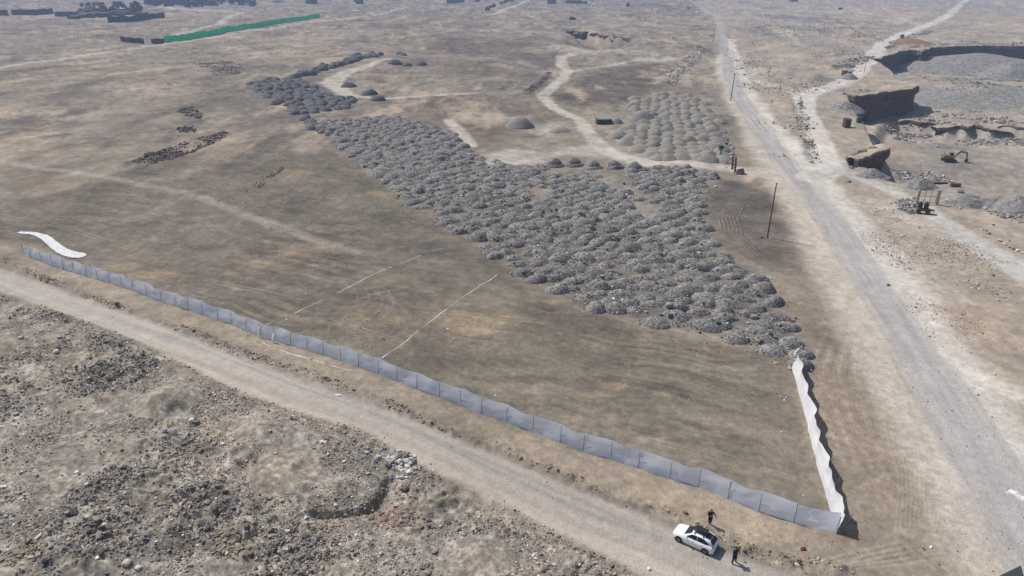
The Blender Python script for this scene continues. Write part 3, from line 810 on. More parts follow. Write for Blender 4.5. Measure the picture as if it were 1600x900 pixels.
def keep_clear(q, rad):
    k = np.ones(len(q), bool)
    for p, hgt in SANDCONES: k &= np.hypot(q[:, 0] - p.x, q[:, 1] - p.y) > hgt[1] * rad
    return k
RUBBOX = [(-250, 455), (-250, 1000), (0, 462), (300, 590), (700, 755), (1000, 905), (1100, 1000), (0, 980), (1200, 1050)]
RUBCOL = [((144, 133, 118), 6), ((166, 154, 138), 5), ((112, 104, 95), 3.0), ((182, 174, 164), 2.0), ((152, 130, 114), 1.0), ((214, 208, 200), 0.9), ((116, 116, 122), 1.6), ((150, 114, 96), 0.12)]
q = scatter(RUB, RUBBOX, 125000, lambda x, y: np.clip(0.30 + 1.4 * fbm(x, y, 5.5, 4, 200, 0.65), 0.03, 1))
q = q[keep_clear(q, 0.8)]
stones('loose_rubble', 'loose grey and beige rubble strewn over the dump beside the dirt road', on_ground(q), psize(len(q), 0.03, 0.19, 2.4), pick_cols(len(q), RUBCOL))
q = scatter(RUB, RUBBOX, 11000, lambda x, y: sstep(0.05, 0.45, fbm(x, y, 9.0, 3, 43)) * np.clip(0.4 + fbm(x, y, 2.5, 2, 201), 0, 1))
q = q[keep_clear(q, 0.9)]
stones('loose_rubble', 'dark grey lumps of dumped rubble in clumps on the dump', on_ground(q), psize(len(q), 0.06, 0.26, 2.3), pick_cols(len(q), [((124, 118, 112), 5), ((140, 133, 126), 4), ((100, 95, 91), 2.5), ((156, 147, 136), 2)]))
for (pl, n, lo, hi, cols, lab) in [
        ([(604, 712), (622, 704), (640, 710), (650, 722), (644, 736), (628, 742), (616, 730)], 420, .06, .34, [((196, 192, 184), 4), ((160, 156, 150), 4), ((120, 116, 110), 2)], 'pale broken concrete heaped at the road edge of the dump'),
        ([(575, 812), (590, 794), (612, 786), (640, 800), (648, 815), (630, 824), (600, 822)], 700, .05, .24, [((164, 142, 128), 4), ((150, 132, 120), 3), ((120, 108, 100), 3)], 'pinkish broken brick spread in the middle of the dump'),
        ([(335, 848), (350, 842), (378, 846), (380, 862), (352, 876), (338, 868)], 300, .05, .24, [((164, 150, 134), 4), ((132, 120, 108), 3)], 'beige broken stone heaped near the bottom of the dump'),
        ([(290, 796), (320, 780), (350, 784), (340, 800), (300, 812)], 300, .06, .30, [((110, 102, 96), 4), ((140, 128, 116), 2)], 'brown lumps of spoil in the lower dump'),
        ([(436, 862), (458, 866), (460, 880), (440, 885)], 150, .06, .28, [((170, 162, 150), 4), ((110, 104, 98), 2)], 'grey cobbles in a small heap low in the dump'),
        ([(60, 845), (80, 862), (52, 882), (10, 892), (8, 870)], 160, .06, .30, [((164, 150, 132), 4), ((130, 118, 104), 3)], 'flat tan stones at the lower left corner')]:
    q = scatter(Poly(pl, 0.5), pl, n)
    stones('loose_rubble', lab, on_ground(q), psize(len(q), lo, hi, 1.5), pick_cols(len(q), cols))
# clods of the low bank along the road
q = scatter(Line([(-200, 352), (0, 403), (60, 432), (130, 460), (232, 498), (300, 517), (360, 545), (480, 583), (560, 612), (640, 646), (700, 675), (800, 707), (900, 749), (960, 780), (1060, 806), (1110, 832), (1160, 858), (1240, 880), (1330, 890)], 0.55, 0.5),
            [(-150, 360), (1330, 890), (0, 460), (1250, 860)], 9000, lambda x, y: np.clip(0.25 + 1.2 * fbm(x, y, 5, 3, 210), 0.02, 1))
stones('earth_clods', 'brown clods and stones of the low bank between the dirt road and the plastic fence', on_ground(q), psize(len(q), 0.03, 0.22, 2.0), pick_cols(len(q), [((140, 122, 98), 5), ((110, 98, 84), 3), ((166, 154, 138), 2)]))
# litter of little stones on verge, road shoulders and plot
q = scatter(Poly([(-100, 330), (474, 199), (900, 484), (1236, 566), (1500, 560), (1700, 900), (1300, 1000), (400, 600)], 3), [(-200, 205), (1750, 560), (1500, 1000), (200, 990), (-400, 400)], 11000, lambda x, y: np.clip(0.15 + 1.0 * fbm(x, y, 14, 3, 212), 0.02, 1))
stones('small_stones', 'scattered small stones on the graded earth and road verges', on_ground(q), psize(len(q), 0.03, 0.13, 3.0), pick_cols(len(q), [((150, 138, 120), 4), ((96, 88, 80), 3), ((206, 198, 186), 2)]))
# spoil stones right of the road
q = scatter(Poly([(1300, 280), (1400, 310), (1620, 440), (1760, 560), (1800, 900), (1640, 800), (1500, 600), (1400, 450), (1330, 340)], 2), [(1250, 250), (1800, 900), (2000, 420), (1500, 300)], 6000, lambda x, y: np.clip(0.1 + 1.3 * fbm(x, y, 9, 4, 215, 0.6), 0.01, 1))
stones('small_stones', 'pale stones scattered over the spoil right of the asphalt road', on_ground(q), psize(len(q), 0.04, 0.24, 2.4), pick_cols(len(q), [((196, 188, 176), 5), ((158, 150, 140), 4), ((110, 104, 98), 1.5)]))
# rough ground in the upper right, quarry edges
q = scatter(ROUGH, [(1150, 20), (1400, 30), (1330, 90), (1160, 250), (1270, 250)], 14000, lambda x, y: np.clip(0.05 + 1.5 * fbm(x, y, 26, 3, 216, 0.6), 0.01, 1))
stones('quarry_rubble', 'grey quarry rubble scattered between the two roads', on_ground(q), psize(len(q), 0.12, 0.6, 2.2), pick_cols(len(q), [((150, 147, 142), 5), ((112, 110, 108), 3), ((190, 184, 174), 2)]))
for (pl, n, lo, hi, cols, lab) in [
        ([(1378, 78), (1392, 66), (1440, 48), (1462, 44), (1450, 52), (1400, 72)], 900, .2, .9, [((150, 147, 142), 5), ((112, 110, 108), 3)], 'grey stones lining the bend of the pale quarry road'),
        ([(1290, 146), (1320, 132), (1352, 122), (1360, 128), (1330, 146), (1300, 152)], 800, .15, .8, [((146, 144, 140), 5), ((110, 108, 106), 3)], 'grey stones lining the quarry road above the cut face'),
        ([(1400, 285), (1430, 265), (1452, 262), (1480, 275), (1490, 285), (1440, 275)], 420, .15, .7, [((170, 166, 160), 4), ((110, 106, 104), 3)], 'broken stone in a row on the quarry floor'),
        ([(1404, 312), (1428, 310), (1440, 326), (1420, 336), (1404, 325)], 260, .12, .5, [((120, 118, 116), 5), ((160, 156, 150), 2)], 'dark stones beside the metal frame gate'),
        ([(1392, 262), (1420, 262), (1430, 275), (1408, 282)], 260, .15, .7, [((120, 116, 112), 4), ((160, 156, 150), 2)], 'stones fallen at the foot of the cut face'),
        ([(1250, 150), (1240, 200), (1268, 245), (1282, 255), (1276, 235), (1260, 180)], 500, .12, .7, [((176, 168, 156), 4), ((120, 112, 104), 3)], 'stones on the bank between the asphalt road and the quarry road'),
        ([(1500, 300), (1540, 312), (1600, 335), (1600, 350), (1540, 330)], 300, .12, .6, [((160, 156, 150), 4), ((110, 106, 104), 3)], 'stones along the near rim of the quarry'),
        ([(1430, 188), (1490, 195), (1600, 198), (1600, 208), (1480, 208), (1440, 200)], 500, .15, .9, [((180, 168, 150), 4), ((130, 116, 98), 3)], 'tan stones along the low ledge of the quarry floor'),
        ([(1096, 68), (1080, 78), (1062, 96), (1040, 118), (1028, 132), (1050, 134), (1070, 112), (1094, 90), (1100, 74)], 3000, .12, .55, [((196, 190, 178), 5), ((150, 144, 134), 3), ((110, 104, 98), 1)], 'pale stones dumped along a ridge beside the far road'),
        ([(1095, 225), (1125, 208), (1138, 205), (1150, 262), (1140, 270), (1128, 250), (1100, 240)], 420, .1, .6, [((160, 154, 146), 4), ((104, 100, 98), 3)], 'stones at the track entrance by the two gate posts'),
        ([(206, 256), (240, 240), (285, 224), (330, 212), (356, 206), (352, 214), (300, 238), (220, 262)], 1700, .09, .40, [((90, 81, 74), 6), ((112, 100, 92), 3), ((130, 118, 106), 1)], 'dark brown clods of the windrow on the far side of the plot'),
        ([(822, 142), (840, 130), (856, 108), (862, 112), (846, 134), (826, 148)], 500, .10, .36, [((92, 83, 76), 6), ((104, 92, 84), 3)], 'dark clods along the ditch beside the pale track'),
        ([(280, 172), (300, 166), (316, 175), (312, 184), (290, 180)], 260, .15, .7, [((90, 84, 82), 6), ((116, 106, 100), 3)], 'dark rubble patch on the plain beyond the windrow'),
        ([(278, 200), (300, 196), (306, 206), (284, 208)], 160, .12, .6, [((84, 80, 78), 6), ((116, 106, 100), 3)], 'small dark rubble patch close behind the windrow'),
        ([(300, 98), (340, 92), (378, 100), (376, 116), (330, 118)], 900, .14, .5, [((112, 108, 108), 6), ((120, 112, 106), 3)], 'grey rubble patch far out on the plain'),
        ([(380, 300), (400, 284), (440, 262), (438, 268), (405, 292), (382, 304)], 300, .08, .36, [((120, 108, 92), 6), ((150, 138, 120), 3)], 'brown clods in a short row inside the plot')]:
    zz = -12.5 if 'quarry floor' in lab or 'cut face' == lab[-8:] else 0.0
    q = scatter(Poly(pl, 0.8, zz), pl, n, zb=zz, dens=lambda x, y: np.clip(.45 + 1.4 * fbm(x, y, 7, 3, 230 + n % 17), .04, 1))
    stones('quarry_rubble' if pl[0][0] > 1200 else 'loose_rubble', lab, on_ground(q), psize(len(q), lo, hi, 1.7), pick_cols(len(q), cols))

# stones fallen at the foot of the faces
for (pl, z, n, lab) in [([(1340, 172), (1372, 180), (1410, 184), (1440, 182), (1445, 192), (1400, 196), (1350, 190)], -9.5, 700, 'stones at the foot of the tall cut face'),
                        ([(1400, 204), (1462, 208), (1520, 214), (1600, 214), (1640, 216), (1640, 226), (1500, 226), (1400, 216)], -12.5, 1400, 'stones fallen along the foot of the low ledge'),
                        ([(1405, 118), (1440, 92), (1500, 88), (1600, 90), (1600, 100), (1450, 104), (1420, 122)], -9.5, 900, 'stones at the foot of the far quarry wall'),
                        ([(1318, 136), (1360, 138), (1431, 128), (1433, 137), (1400, 141), (1340, 149)], 0.3, 260, 'stones on the lip of the tall cut face'),
                        ([(1376, 88), (1440, 70), (1600, 68), (1600, 73), (1440, 77), (1380, 93)], 0.3, 700, 'stones along the lip of the far quarry wall'),
                        ([(884, 60), (920, 62), (985, 66), (985, 72), (900, 70)], -6.5, 300, 'stones on the floor of the far central pit'),
                        ([(1440, 120), (1600, 120), (1600, 182), (1470, 184)], -9.5, 2200, 'grey stones strewn over the quarry slope')]:
    q = scatter(Poly(pl, 1.5, z), pl, n, zb=z, dens=lambda x, y: np.clip(.4 + 1.4 * fbm(x, y, 9, 3, 240), .03, 1))
    stones('quarry_rubble', lab, on_ground(q), psize(len(q), .12, .8, 2.0), pick_cols(len(q), [((166, 158, 148), 4), ((128, 120, 112), 4), ((98, 92, 86), 2)]))

# ------------------------------------------------------------------ dumped heaps
def heap_mesh(name, seed, rough=0.10, peak=1.3, rings=15, segs=40, two=False):
    """a tipped heap of radius 1 and height about 1 (stretched when placed)"""
    V = [(0, 0, 1.0)]
    a = np.arange(segs) * 2 * math.pi / segs
    ln = seed * 7.7
    out = 1 + 0.13 * fbm(np.cos(a) + ln, np.sin(a), 0.9, 3, seed)
    X, Y, Zs = [0.0], [0.0], [1.0]
    for k in range(1, rings + 1):
        t = k / rings
        X += list(np.cos(a) * out * t); Y += list(np.sin(a) * out * t)
        Zs += [max(0.0, (1 - t ** peak)) ** (1.15 if peak > 1.2 else 1.0)] * segs
    X, Y, Zs = np.array(X), np.array(Y), np.array(Zs)
    t = np.concatenate([[0], np.repeat(np.arange(1, rings + 1) / rings, segs)])
    env = np.clip((1 - t) * 4, 0, 1)
    Zs = Zs + env * (0.22 * fbm(X + ln, Y, 0.8, 3, seed + 2) + rough * fbm(X + ln, Y, 0.28, 3, seed + 3))
    if two: Zs = Zs - env * 0.10 * (np.abs(t - 0.62) < 0.06)
    Zs = np.where(t > 0.999, -0.12, Zs)
    F3 = [(0, 1 + j, 1 + (j + 1) % segs) for j in range(segs)]
    F4 = []
    for k in range(rings - 1):
        o = 1 + k * segs
        F4 += [(o + j, o + segs + j, o + segs + (j + 1) % segs, o + (j + 1) % segs) for j in range(segs)]
    me = bpy.data.meshes.new(name)
    me.from_pydata(list(zip(X.tolist(), Y.tolist(), Zs.tolist())), [], F3 + F4)
    for p in me.polygons: p.use_smooth = True
    return me
GRAV = [heap_mesh('gravel_heap', s, 0.06, RNG.uniform(1.9, 2.8)) for s in range(10)]
SAND = [heap_mesh('sand_heap', s, 0.05, RNG.uniform(1.3, 2.2)) for s in range(20, 26)]
SMOOTH = [heap_mesh('gravel_heap', s, 0.03, 1.7, two=True) for s in range(30, 33)]
for me in GRAV + SMOOTH: me.materials.append(M['gravel'])
for me in SAND: me.materials.append(M['sand'])

def place_heap(me, p, rx, ry, hgt, rz, name, label, group, cat='gravel heap', m=None):
    o = bpy.data.objects.new(name, me); COL.objects.link(o)
    o.location = (p[0], p[1], gz(p[0], p[1]) - 0.03)
    o.scale = (rx, ry, hgt); o.rotation_euler = (0, 0, rz)
    tag(o, label, cat, group)
    if m is not None:
        o.material_slots[0].link = 'OBJECT'; o.material_slots[0].material = m
    return o

def grid_in(poly, dx, dy, ang, jit=0.28, excl=(), edge=-0.4):
    P = poly.P; c = P.mean(0); R = np.hypot(*(P - c).T).max() + 5
    out = []
    ca, sa = math.cos(ang), math.sin(ang)
    for j, v in enumerate(np.arange(-R, R, dy)):
        for u in np.arange(-R, R, dx):
            uu = u + (dx / 2 if j % 2 else 0) + RNG.normal(0, jit) * dx * .5; vv = v + RNG.normal(0, jit) * dy * .5
            out.append((c[0] + uu * ca - vv * sa, c[1] + uu * sa + vv * ca))
    q = np.array(out)
    k = poly_sd(q[:, 0], q[:, 1], P) < edge
    for b in excl: k &= b.mask(q[:, 0], q[:, 1]) < 0.45
    return q[k]

heap_spots = []                                                   # (x, y, rx, ry, h) of every gravel heap, for the stones on them
def merged_heaps(name, label, spots, meshes, m):
    """heaps beyond the countable ones: ONE object"""
    VV, FF = [], []; off = 0
    base = []
    for me in meshes:
        v = np.array([q.co[:] for q in me.vertices])
        f = []
        for p in me.polygons:
            t = list(p.vertices)
            f.append(t[:3])
            if len(t) == 4: f.append([t[0], t[2], t[3]])
        base.append((v, np.array(f)))
    for (x, y, rx, ry, h, rz) in spots:
        v, f = base[RNG.integers(len(base))]
        c, s_ = math.cos(rz), math.sin(rz)
        a, b = v[:, 0] * rx, v[:, 1] * ry
        VV.append(np.column_stack([a * c - b * s_ + x, a * s_ + b * c + y, v[:, 2] * h + gz(x, y) - 0.03])); FF.append(f + off); off += len(v)
    me = np_mesh(name, np.concatenate(VV), np.concatenate(FF), True)
    return tag(link(name, me, m), label, 'gravel heaps', kind='stuff')

q = grid_in(FIELD, 3.15, 2.5, math.radians(-14), 0.36, CLEAR, 0.35)
spots = []
for x, y in q:
    s = RNG.uniform(0.7, 1.22)
    spots.append((x, y, 1.82 * s * RNG.uniform(0.85, 1.2), 1.30 * s * RNG.uniform(0.85, 1.15), RNG.uniform(0.58, 1.0) * s, RNG.normal(-0.25, 0.35)))
spots.sort(key=lambda t: math.hypot(t[0], t[1]))
near_n = 290
edge_row = Line([(1098, 285), (1092, 320), (1098, 372), (1115, 395)], 2.0, 0.3)
front_row = Line([(905, 482), (1000, 505), (1110, 525), (1236, 566)], 2.6, 0.3)
for i, (x, y, rx, ry, h, rz) in enumerate(spots[:near_n]):
    xa, ya = np.array([x]), np.array([y])
    if front_row.mask(xa, ya)[0] > .5: lab, gr = 'low grey gravel heap in the front row, against the graded empty plot', 'gravel heaps in the front row along the plot'
    elif edge_row.mask(xa, ya)[0] > .5: lab, gr = 'grey gravel heap in the edge row beside the dark scraped soil', 'gravel heaps in the edge row by the dark soil'
    elif math.hypot(x, y) < 118: lab, gr = 'rounded grey gravel heap in the near part of the big heap field', 'gravel heaps in the near part of the field'
    else: lab, gr = 'rounded grey gravel heap in the middle of the big heap field', 'gravel heaps in the middle of the field'
    place_heap(GRAV[i % len(GRAV)], (x, y), rx, ry, h, rz, 'gravel_heap', lab, gr)
rest = spots[near_n:]
q2 = grid_in(UPFIELD, 4.2, 4.0, math.radians(-10), 0.34)
up = [(x, y, 2.4 * RNG.uniform(.8, 1.2), 2.1, RNG.uniform(0.8, 1.5), RNG.uniform(0, 6)) for x, y in q2]
L = pts([(462, 121), (490, 113), (525, 105), (560, 95), (590, 88)])
for t in np.linspace(0, 1, 34):
    k = t * (len(L) - 1); i = min(int(k), len(L) - 2); c = L[i] + (L[i + 1] - L[i]) * (k - i)
    for _ in range(2): up.append((c[0] + RNG.normal(0, 2.0), c[1] + RNG.normal(0, 2.5), 2.4, 2.4, RNG.uniform(1.2, 2.2), RNG.uniform(0, 6)))
L = pts([(472, 184), (486, 192), (500, 200), (520, 208)])
for t in np.linspace(0, 1, 16):
    k = t * 3; i = min(int(k), 2); c = L[i] + (L[i + 1] - L[i]) * (k - i)
    up.append((c[0] + RNG.normal(0, 1), c[1] + RNG.normal(0, 1.5), 2.0, 1.8, RNG.uniform(.8, 1.2), RNG.uniform(0, 6)))
dark_gravel = mat('dark_gravel', (106, 105, 106), 0.95, noise=0.26, scale=1.1, bump=0.09, bscale=6.0, spec=0.12, cells=0.35, cscale=3.5)
merged_heaps('gravel_heaps', 'dark gravel heaps packed in the far field beyond the corner of the plot', up, GRAV, dark_gravel)
merged_heaps('gravel_heaps', 'grey gravel heaps in the far half of the big heap field', rest, GRAV, M['gravel'])
for px, py, s, lab in [(866, 260, 1.0, 'leftmost of the five smooth dark heaps beside the pale track'), (896, 259, 1.0, 'second from left of the five smooth dark heaps beside the pale track'), (926, 263, .95, 'middle of the five smooth dark heaps beside the pale track'),
                       (960, 263, .9, 'fourth from left of the five smooth dark heaps beside the pale track'), (991, 267, .95, 'rightmost of the five smooth dark heaps beside the pale track')]:
    p = at(px, py); place_heap(SMOOTH[px % 3], p, 3.0 * s, 2.5 * s, 2.1 * s, 0.2, 'gravel_heap', lab, 'five smooth dark heaps by the track')
for px, py, s, lab in [(625, 86, 1.0, 'small dark heap farthest out beside the curved track'), (617, 101, 1.5, 'low dark heap left of a taller one beyond the far dark field'), (630, 88, .9, 'small dark heap touching the farthest heap by the curved track'),
                       (636, 102, 1.1, 'flat dark heap just beyond the grey loop of track'), (658, 101, 1.3, 'dark double heap with a pale stone beyond the grey loop of track'), (545, 134, 1.2, 'dark heap inside the bend of the grey track'),
                       (578, 145, 1.3, 'wide low dark heap beside the grey track'), (590, 156, 1.2, 'round dark heap at the right tip of the far dark field'), (558, 92, 1.5, 'tall dark heap at the start of the far row of heaps'), (584, 90, 1.4, 'tall dark heap at the right end of the far row of heaps')]:
    p = at(px, py); place_heap(GRAV[px % 10], p, 2.9 * s, 2.3 * s, 1.5 * s, 0.2, 'gravel_heap', lab, 'single dark heaps beyond the field', m=dark_gravel)
q = grid_in(SANDF, 3.7, 4.4, math.radians(12), 0.26)
for i, (x, y) in enumerate(sorted(q.tolist(), key=lambda t: math.hypot(*t))):
    s = RNG.uniform(0.9, 1.15)
    front = i < 14
    place_heap(SAND[i % 6], (x, y), 2.8 * s, 2.6 * s * RNG.uniform(.85, 1.2), 1.35 * s * RNG.uniform(.6, 1.15), RNG.uniform(0, 6), 'sand_heap',
               'pale grey crushed sand heap in the front row beside the pale track' if front else 'pale grey crushed sand heap packed among the sand heaps by the far road',
               'pale sand heaps in the front row' if front else 'pale sand heaps packed by the far road', 'sand heap')
for px, py, rx, ry, h, lab, mm in [(812, 198, 5.0, 4.6, 3.0, 'dark grey cone of sand standing alone left of the winding track', 'sand'), (875, 206, 4.0, 3.0, 1.2, 'low dark heap to the right of the lone grey cone', 'sand'),
                                   (962, 194, 2.6, 2.4, 1.6, 'grey sand heap tipped against the plank loading shed', 'sand'), (1005, 190, 5, 4, 2.6, 'large grey sand heap at the near left of the sand heaps', 'sand')]:
    p = at(px, py); place_heap(SAND[px % 6], p, rx, ry, h, 0.3, 'sand_heap', lab, None, 'sand heap')

def spoil(px, py, z, rx, ry, h, rz, label, seed, m='spoil'):
    me = heap_mesh('spoil_heap', seed, 0.05, 1.5, 26, 72); me.materials.append(M[m])
    p = at_ground(px, py) if z is None else at(px, py, z)
    o = link('spoil_heap', me); o.location = (p.x, p.y, p.z - 0.3); o.scale = (rx, ry, h); o.rotation_euler = (0, 0, rz)
    return tag(o, label, 'spoil heap')
spoil(1530, 106, -9.5, 60, 40, 9.0, -0.1, 'long grey spoil heap filling the upper quarry below the dark far wall', 50)
spoil(1452, 84, -9.5, 14, 30, 8.5, 0.2, 'grey spoil cone at the corner of the dark far quarry wall', 51)
spoil(1480, 84, -9.5, 12, 20, 9.5, 0.2, 'small tan spoil cone against the dark far quarry wall', 52, 'cliff')
spoil(1570, 160, -9.5, 46, 26, 7.0, -0.2, 'broad grey gravel slope in the middle of the quarry', 53)
spoil(1500, 152, -9.5, 22, 16, 4.0, -0.2, 'lower grey gravel heap at the left of the broad slope', 54)
spoil(1586, 118, -9.5, 22, 18, 7.5, 0.1, 'tan earth heap between the two grey spoil heaps', 55)
spoil(1318, 172, -1.0, 8, 7, 3.2, 0.3, 'grey gravel apron left of the tall cut face', 56)
spoil(1436, 292, None, 4.4, 3.6, 2.2, 0.1, 'grey gravel heap behind the metal frame gate', 57)
spoil(1458, 283, None, 3.0, 2.4, 1.4, 0.1, 'small pale sand heap on the quarry floor', 58, 'sand')
spoil(1362, 275, 0.0, 4.6, 3.4, 1.9, 0.1, 'grey gravel heap at the foot of the rock stack beside the track', 59)
spoil(1508, 318, None, 5.5, 4.5, 2.6, 0.1, 'dark grey gravel heap right of the metal frame gate', 60)
spoil(1548, 320, None, 7.0, 4.5, 2.4, 0.0, 'long grey gravel heap at the near rim of the quarry', 61)
spoil(1582, 326, None, 6.5, 4.5, 2.8, 0.0, 'grey gravel heap at the right edge on the quarry rim', 62)
spoil(1420, 66, 0, 16, 14, 3.0, 0.2, 'tan earth mound on the rim where the red truck passes', 63, 'cliff')
spoil(1462, 230, None, 7, 5, 1.6, 0.2, 'low grey gravel heap left of the excavator', 64)
spoil(1222, 30, 0, 22, 20, 5.0, 0.2, 'grey spoil mound far out beside the asphalt road', 65)
spoil(1264, 36, 0, 22, 20, 5.0, 0.5, 'tan and grey spoil mound right of the far grey one', 66)
spoil(1325, 122, 0, 5, 5, 2.4, 0.5, 'grey gravel pile beside the dark machine on the quarry road', 67)

# stones lying on and between the heaps
hs = np.array(spots)
n = 45000
k = RNG.choice(len(hs), n, p=(1 / np.hypot(hs[:, 0], hs[:, 1])) / (1 / np.hypot(hs[:, 0], hs[:, 1])).sum())
a = RNG.uniform(0, 2 * math.pi, n); rr = RNG.random(n) ** 0.6 * 1.25
px_, py_ = hs[k, 0] + np.cos(a) * rr * hs[k, 2], hs[k, 1] + np.sin(a) * rr * hs[k, 3]
z = height(px_, py_) + hs[k, 4] * np.clip(1 - rr ** 1.9, 0, 1) * 0.95
stones('gravel_stones', 'grey stones lying over the gravel heaps of the big field', np.column_stack([px_, py_, z]), psize(n, 0.05, 0.30, 2.6),
       pick_cols(n, [((134, 131, 127), 5), ((104, 101, 99), 4), ((158, 153, 145), 2.4), ((196, 190, 180), 1.3), ((146, 130, 114), .8)]), 0.2)

# ------------------------------------------------------------------ single boulders one can point at
def boulder(px, py, s, colour, label, group=None, flat=0.7, seed=0):
    s *= 0.72
    bm = bmesh.new(); bmesh.ops.create_icosphere(bm, subdivisions=2, radius=1.0)
    for v in bm.verts:
        d = v.co.normalized()
        k = 1 + 0.22 * float(fbm(np.array([d.x * 2 + seed * 3.1]), np.array([d.y * 2 + d.z * 1.7]), 1.1, 2, seed)[0])
        v.co = Vector((d.x * k * 1.15, d.y * k, d.z * k * flat))
        for ax in range(3): v.co[ax] = max(-0.74, min(0.74, v.co[ax]))
    me = bpy.data.meshes.new('boulder'); bm.to_mesh(me); bm.free()
    a = me.attributes.new('albedo', 'FLOAT_COLOR', 'POINT')
    a.data.foreach_set('color', np.tile(np.append(lin(colour), 1), len(me.vertices)).astype(np.float32))
    o = link('boulder', me, M['rock'])
    p = at_ground(px, py); zz = p.z
    for (x, y, rx, ry, h, rz) in spots:
        rr = math.hypot((p.x - x) / rx, (p.y - y) / ry)
        if rr < 1: zz = max(zz, gz(p.x, p.y) + h * (1 - rr ** 1.9) * 0.9)
    o.location = (p.x, p.y, zz + 0.3 * s); o.scale = (s, s, s); o.rotation_euler = (0, 0, seed * 1.3)
    return tag(o, label, 'boulder', group)
for i, (px, py, s, c, lab) in enumerate([
        (1358, 190, 3.4, (104, 92, 80), 'big dark rock wedge right of the upright plank hut'), (1366, 184, 2.6, (120, 106, 90), 'brown rock leaning on the dark rock wedge above the quarry'), (1346, 240, 2.0, (150, 138, 122), 'tan block on top of the lower cut face'), (1362, 236, 1.8, (160, 150, 136), 'pale block on top of the lower cut face'), (1376, 230, 2.4, (120, 106, 90), 'brown crag at the top corner of the lower cut face'),
        (1534, 360, .42, (196, 190, 180), 'pale boulder at the upper left end of the row beside the quarry track'), (1544, 366, .62, (150, 144, 136), 'grey block beside the quarry track, just below the first pale one'),
        (1541, 362, .40, (120, 114, 108), 'dark boulder touching the grey block beside the quarry track'), (1562, 377, .60, (188, 180, 168), 'tall pale boulder starting the lower row beside the quarry track'),
        (1569, 383, .55, (196, 190, 180), 'flat pale boulder below the tall one beside the quarry track'), (1577, 378, .30, (130, 122, 112), 'small dark boulder above the row beside the quarry track'),
        (1576, 387, .42, (150, 144, 136), 'grey boulder in the middle of the lower row beside the quarry track'), (1583, 390, .45, (120, 114, 106), 'dark boulder near the end of the row beside the quarry track'),
        (1590, 393, .60, (206, 200, 190), 'large pale boulder near the right picture edge by the quarry track'), (1597, 397, .55, (196, 190, 180), 'last pale boulder of the row at the right picture edge'),
        (1552, 352, .40, (96, 90, 84), 'dark lone boulder on the bank above the row of boulders'),
        (975, 288, .55, (88, 86, 88), 'dark boulder between heaps beside the tan clearing'), (1097, 472, .80, (124, 120, 114), 'big grey boulder lying between near gravel heaps'), (1045, 484, .85, (150, 146, 140), 'flat pale boulder on top of a heap near the plot edge'),
        (1178, 498, .85, (140, 138, 136), 'grey boulder on the slope of a heap near the fence end'), (936, 445, .75, (80, 78, 80), 'dark upright boulder in the lower part of the heap field'), (1032, 401, .60, (84, 82, 82), 'dark boulder in the middle of the heap field'),
        (1064, 388, .55, (170, 166, 158), 'pale slab boulder on a heap near the edge row'), (1118, 293, .60, (196, 190, 180), 'pale boulder on bare soil right of the edge row'), (1104, 300, .45, (190, 184, 174), 'small pale boulder on bare soil close to the edge row'),
        (1122, 280, .70, (86, 80, 78), 'dark boulder by the heap next to the gate posts'), (1092, 397, .60, (178, 172, 164), 'pale boulder on the heap at the lower end of the edge row'), (805, 293, .70, (110, 106, 104), 'dark grey boulder at the left of the tan clearing'),
        (811, 285, .55, (180, 172, 160), 'beige boulder behind the dark one left of the tan clearing'), (1120, 510, .6, (104, 100, 98), 'dark grey boulder at the front foot of the heap field'), (886, 400, .35, (214, 208, 196), 'small whitish boulder low in the heap field'),
        (1190, 372, .40, (92, 86, 80), 'dark stone at the foot of the near utility pole'), (1204, 373, .36, (190, 184, 176), 'pale stone right of the near utility pole foot'),
        (88, 551, .55, (214, 206, 194), 'whitish boulder in the left of the rubble dump'), (33, 529, .50, (200, 192, 180), 'pale flat boulder near the left picture edge in the dump'), (199, 882, .55, (196, 182, 164), 'beige boulder near the bottom left of the dump'),
        (217, 890, .42, (206, 198, 186), 'smaller pale boulder right of the beige one at the bottom'), (633, 766, .55, (104, 100, 96), 'dark slab boulder above the pink brick rubble'), (601, 815, .5, (130, 118, 108), 'brown boulder in the pink brick rubble'),
        (73, 880, .45, (70, 72, 78), 'dark bluish block at the lower left of the dump'), (1014, 891, .26, (220, 214, 206), 'white slab at the road edge left of the parked car'),
        (336, 798, .35, (100, 94, 90), 'dark stone low in the dump beside the beige patch'), (392, 868, .38, (122, 112, 102), 'dark beige stone on the tan patch at the bottom'),
        (1267, 254, .9, (186, 178, 166), 'pale boulder where the quarry road meets the asphalt road'), (1326, 285, .7, (140, 132, 122), 'grey boulder on the spoil beside the road fork'), (1330, 263, .9, (130, 126, 122), 'dark grey boulder left of the gravel heap by the cut face'),
        (1493, 318, .6, (90, 86, 84), 'dark boulder on top of the heap right of the metal frame gate'), (1500, 410 - 83, .5, (180, 174, 164), 'pale boulder right of the metal frame gate'), (1388, 446, .4, (92, 86, 80), 'dark lone stone on the tan slope right of the road')]):
    boulder(px, py, s, c, lab, seed=i, flat=0.62)

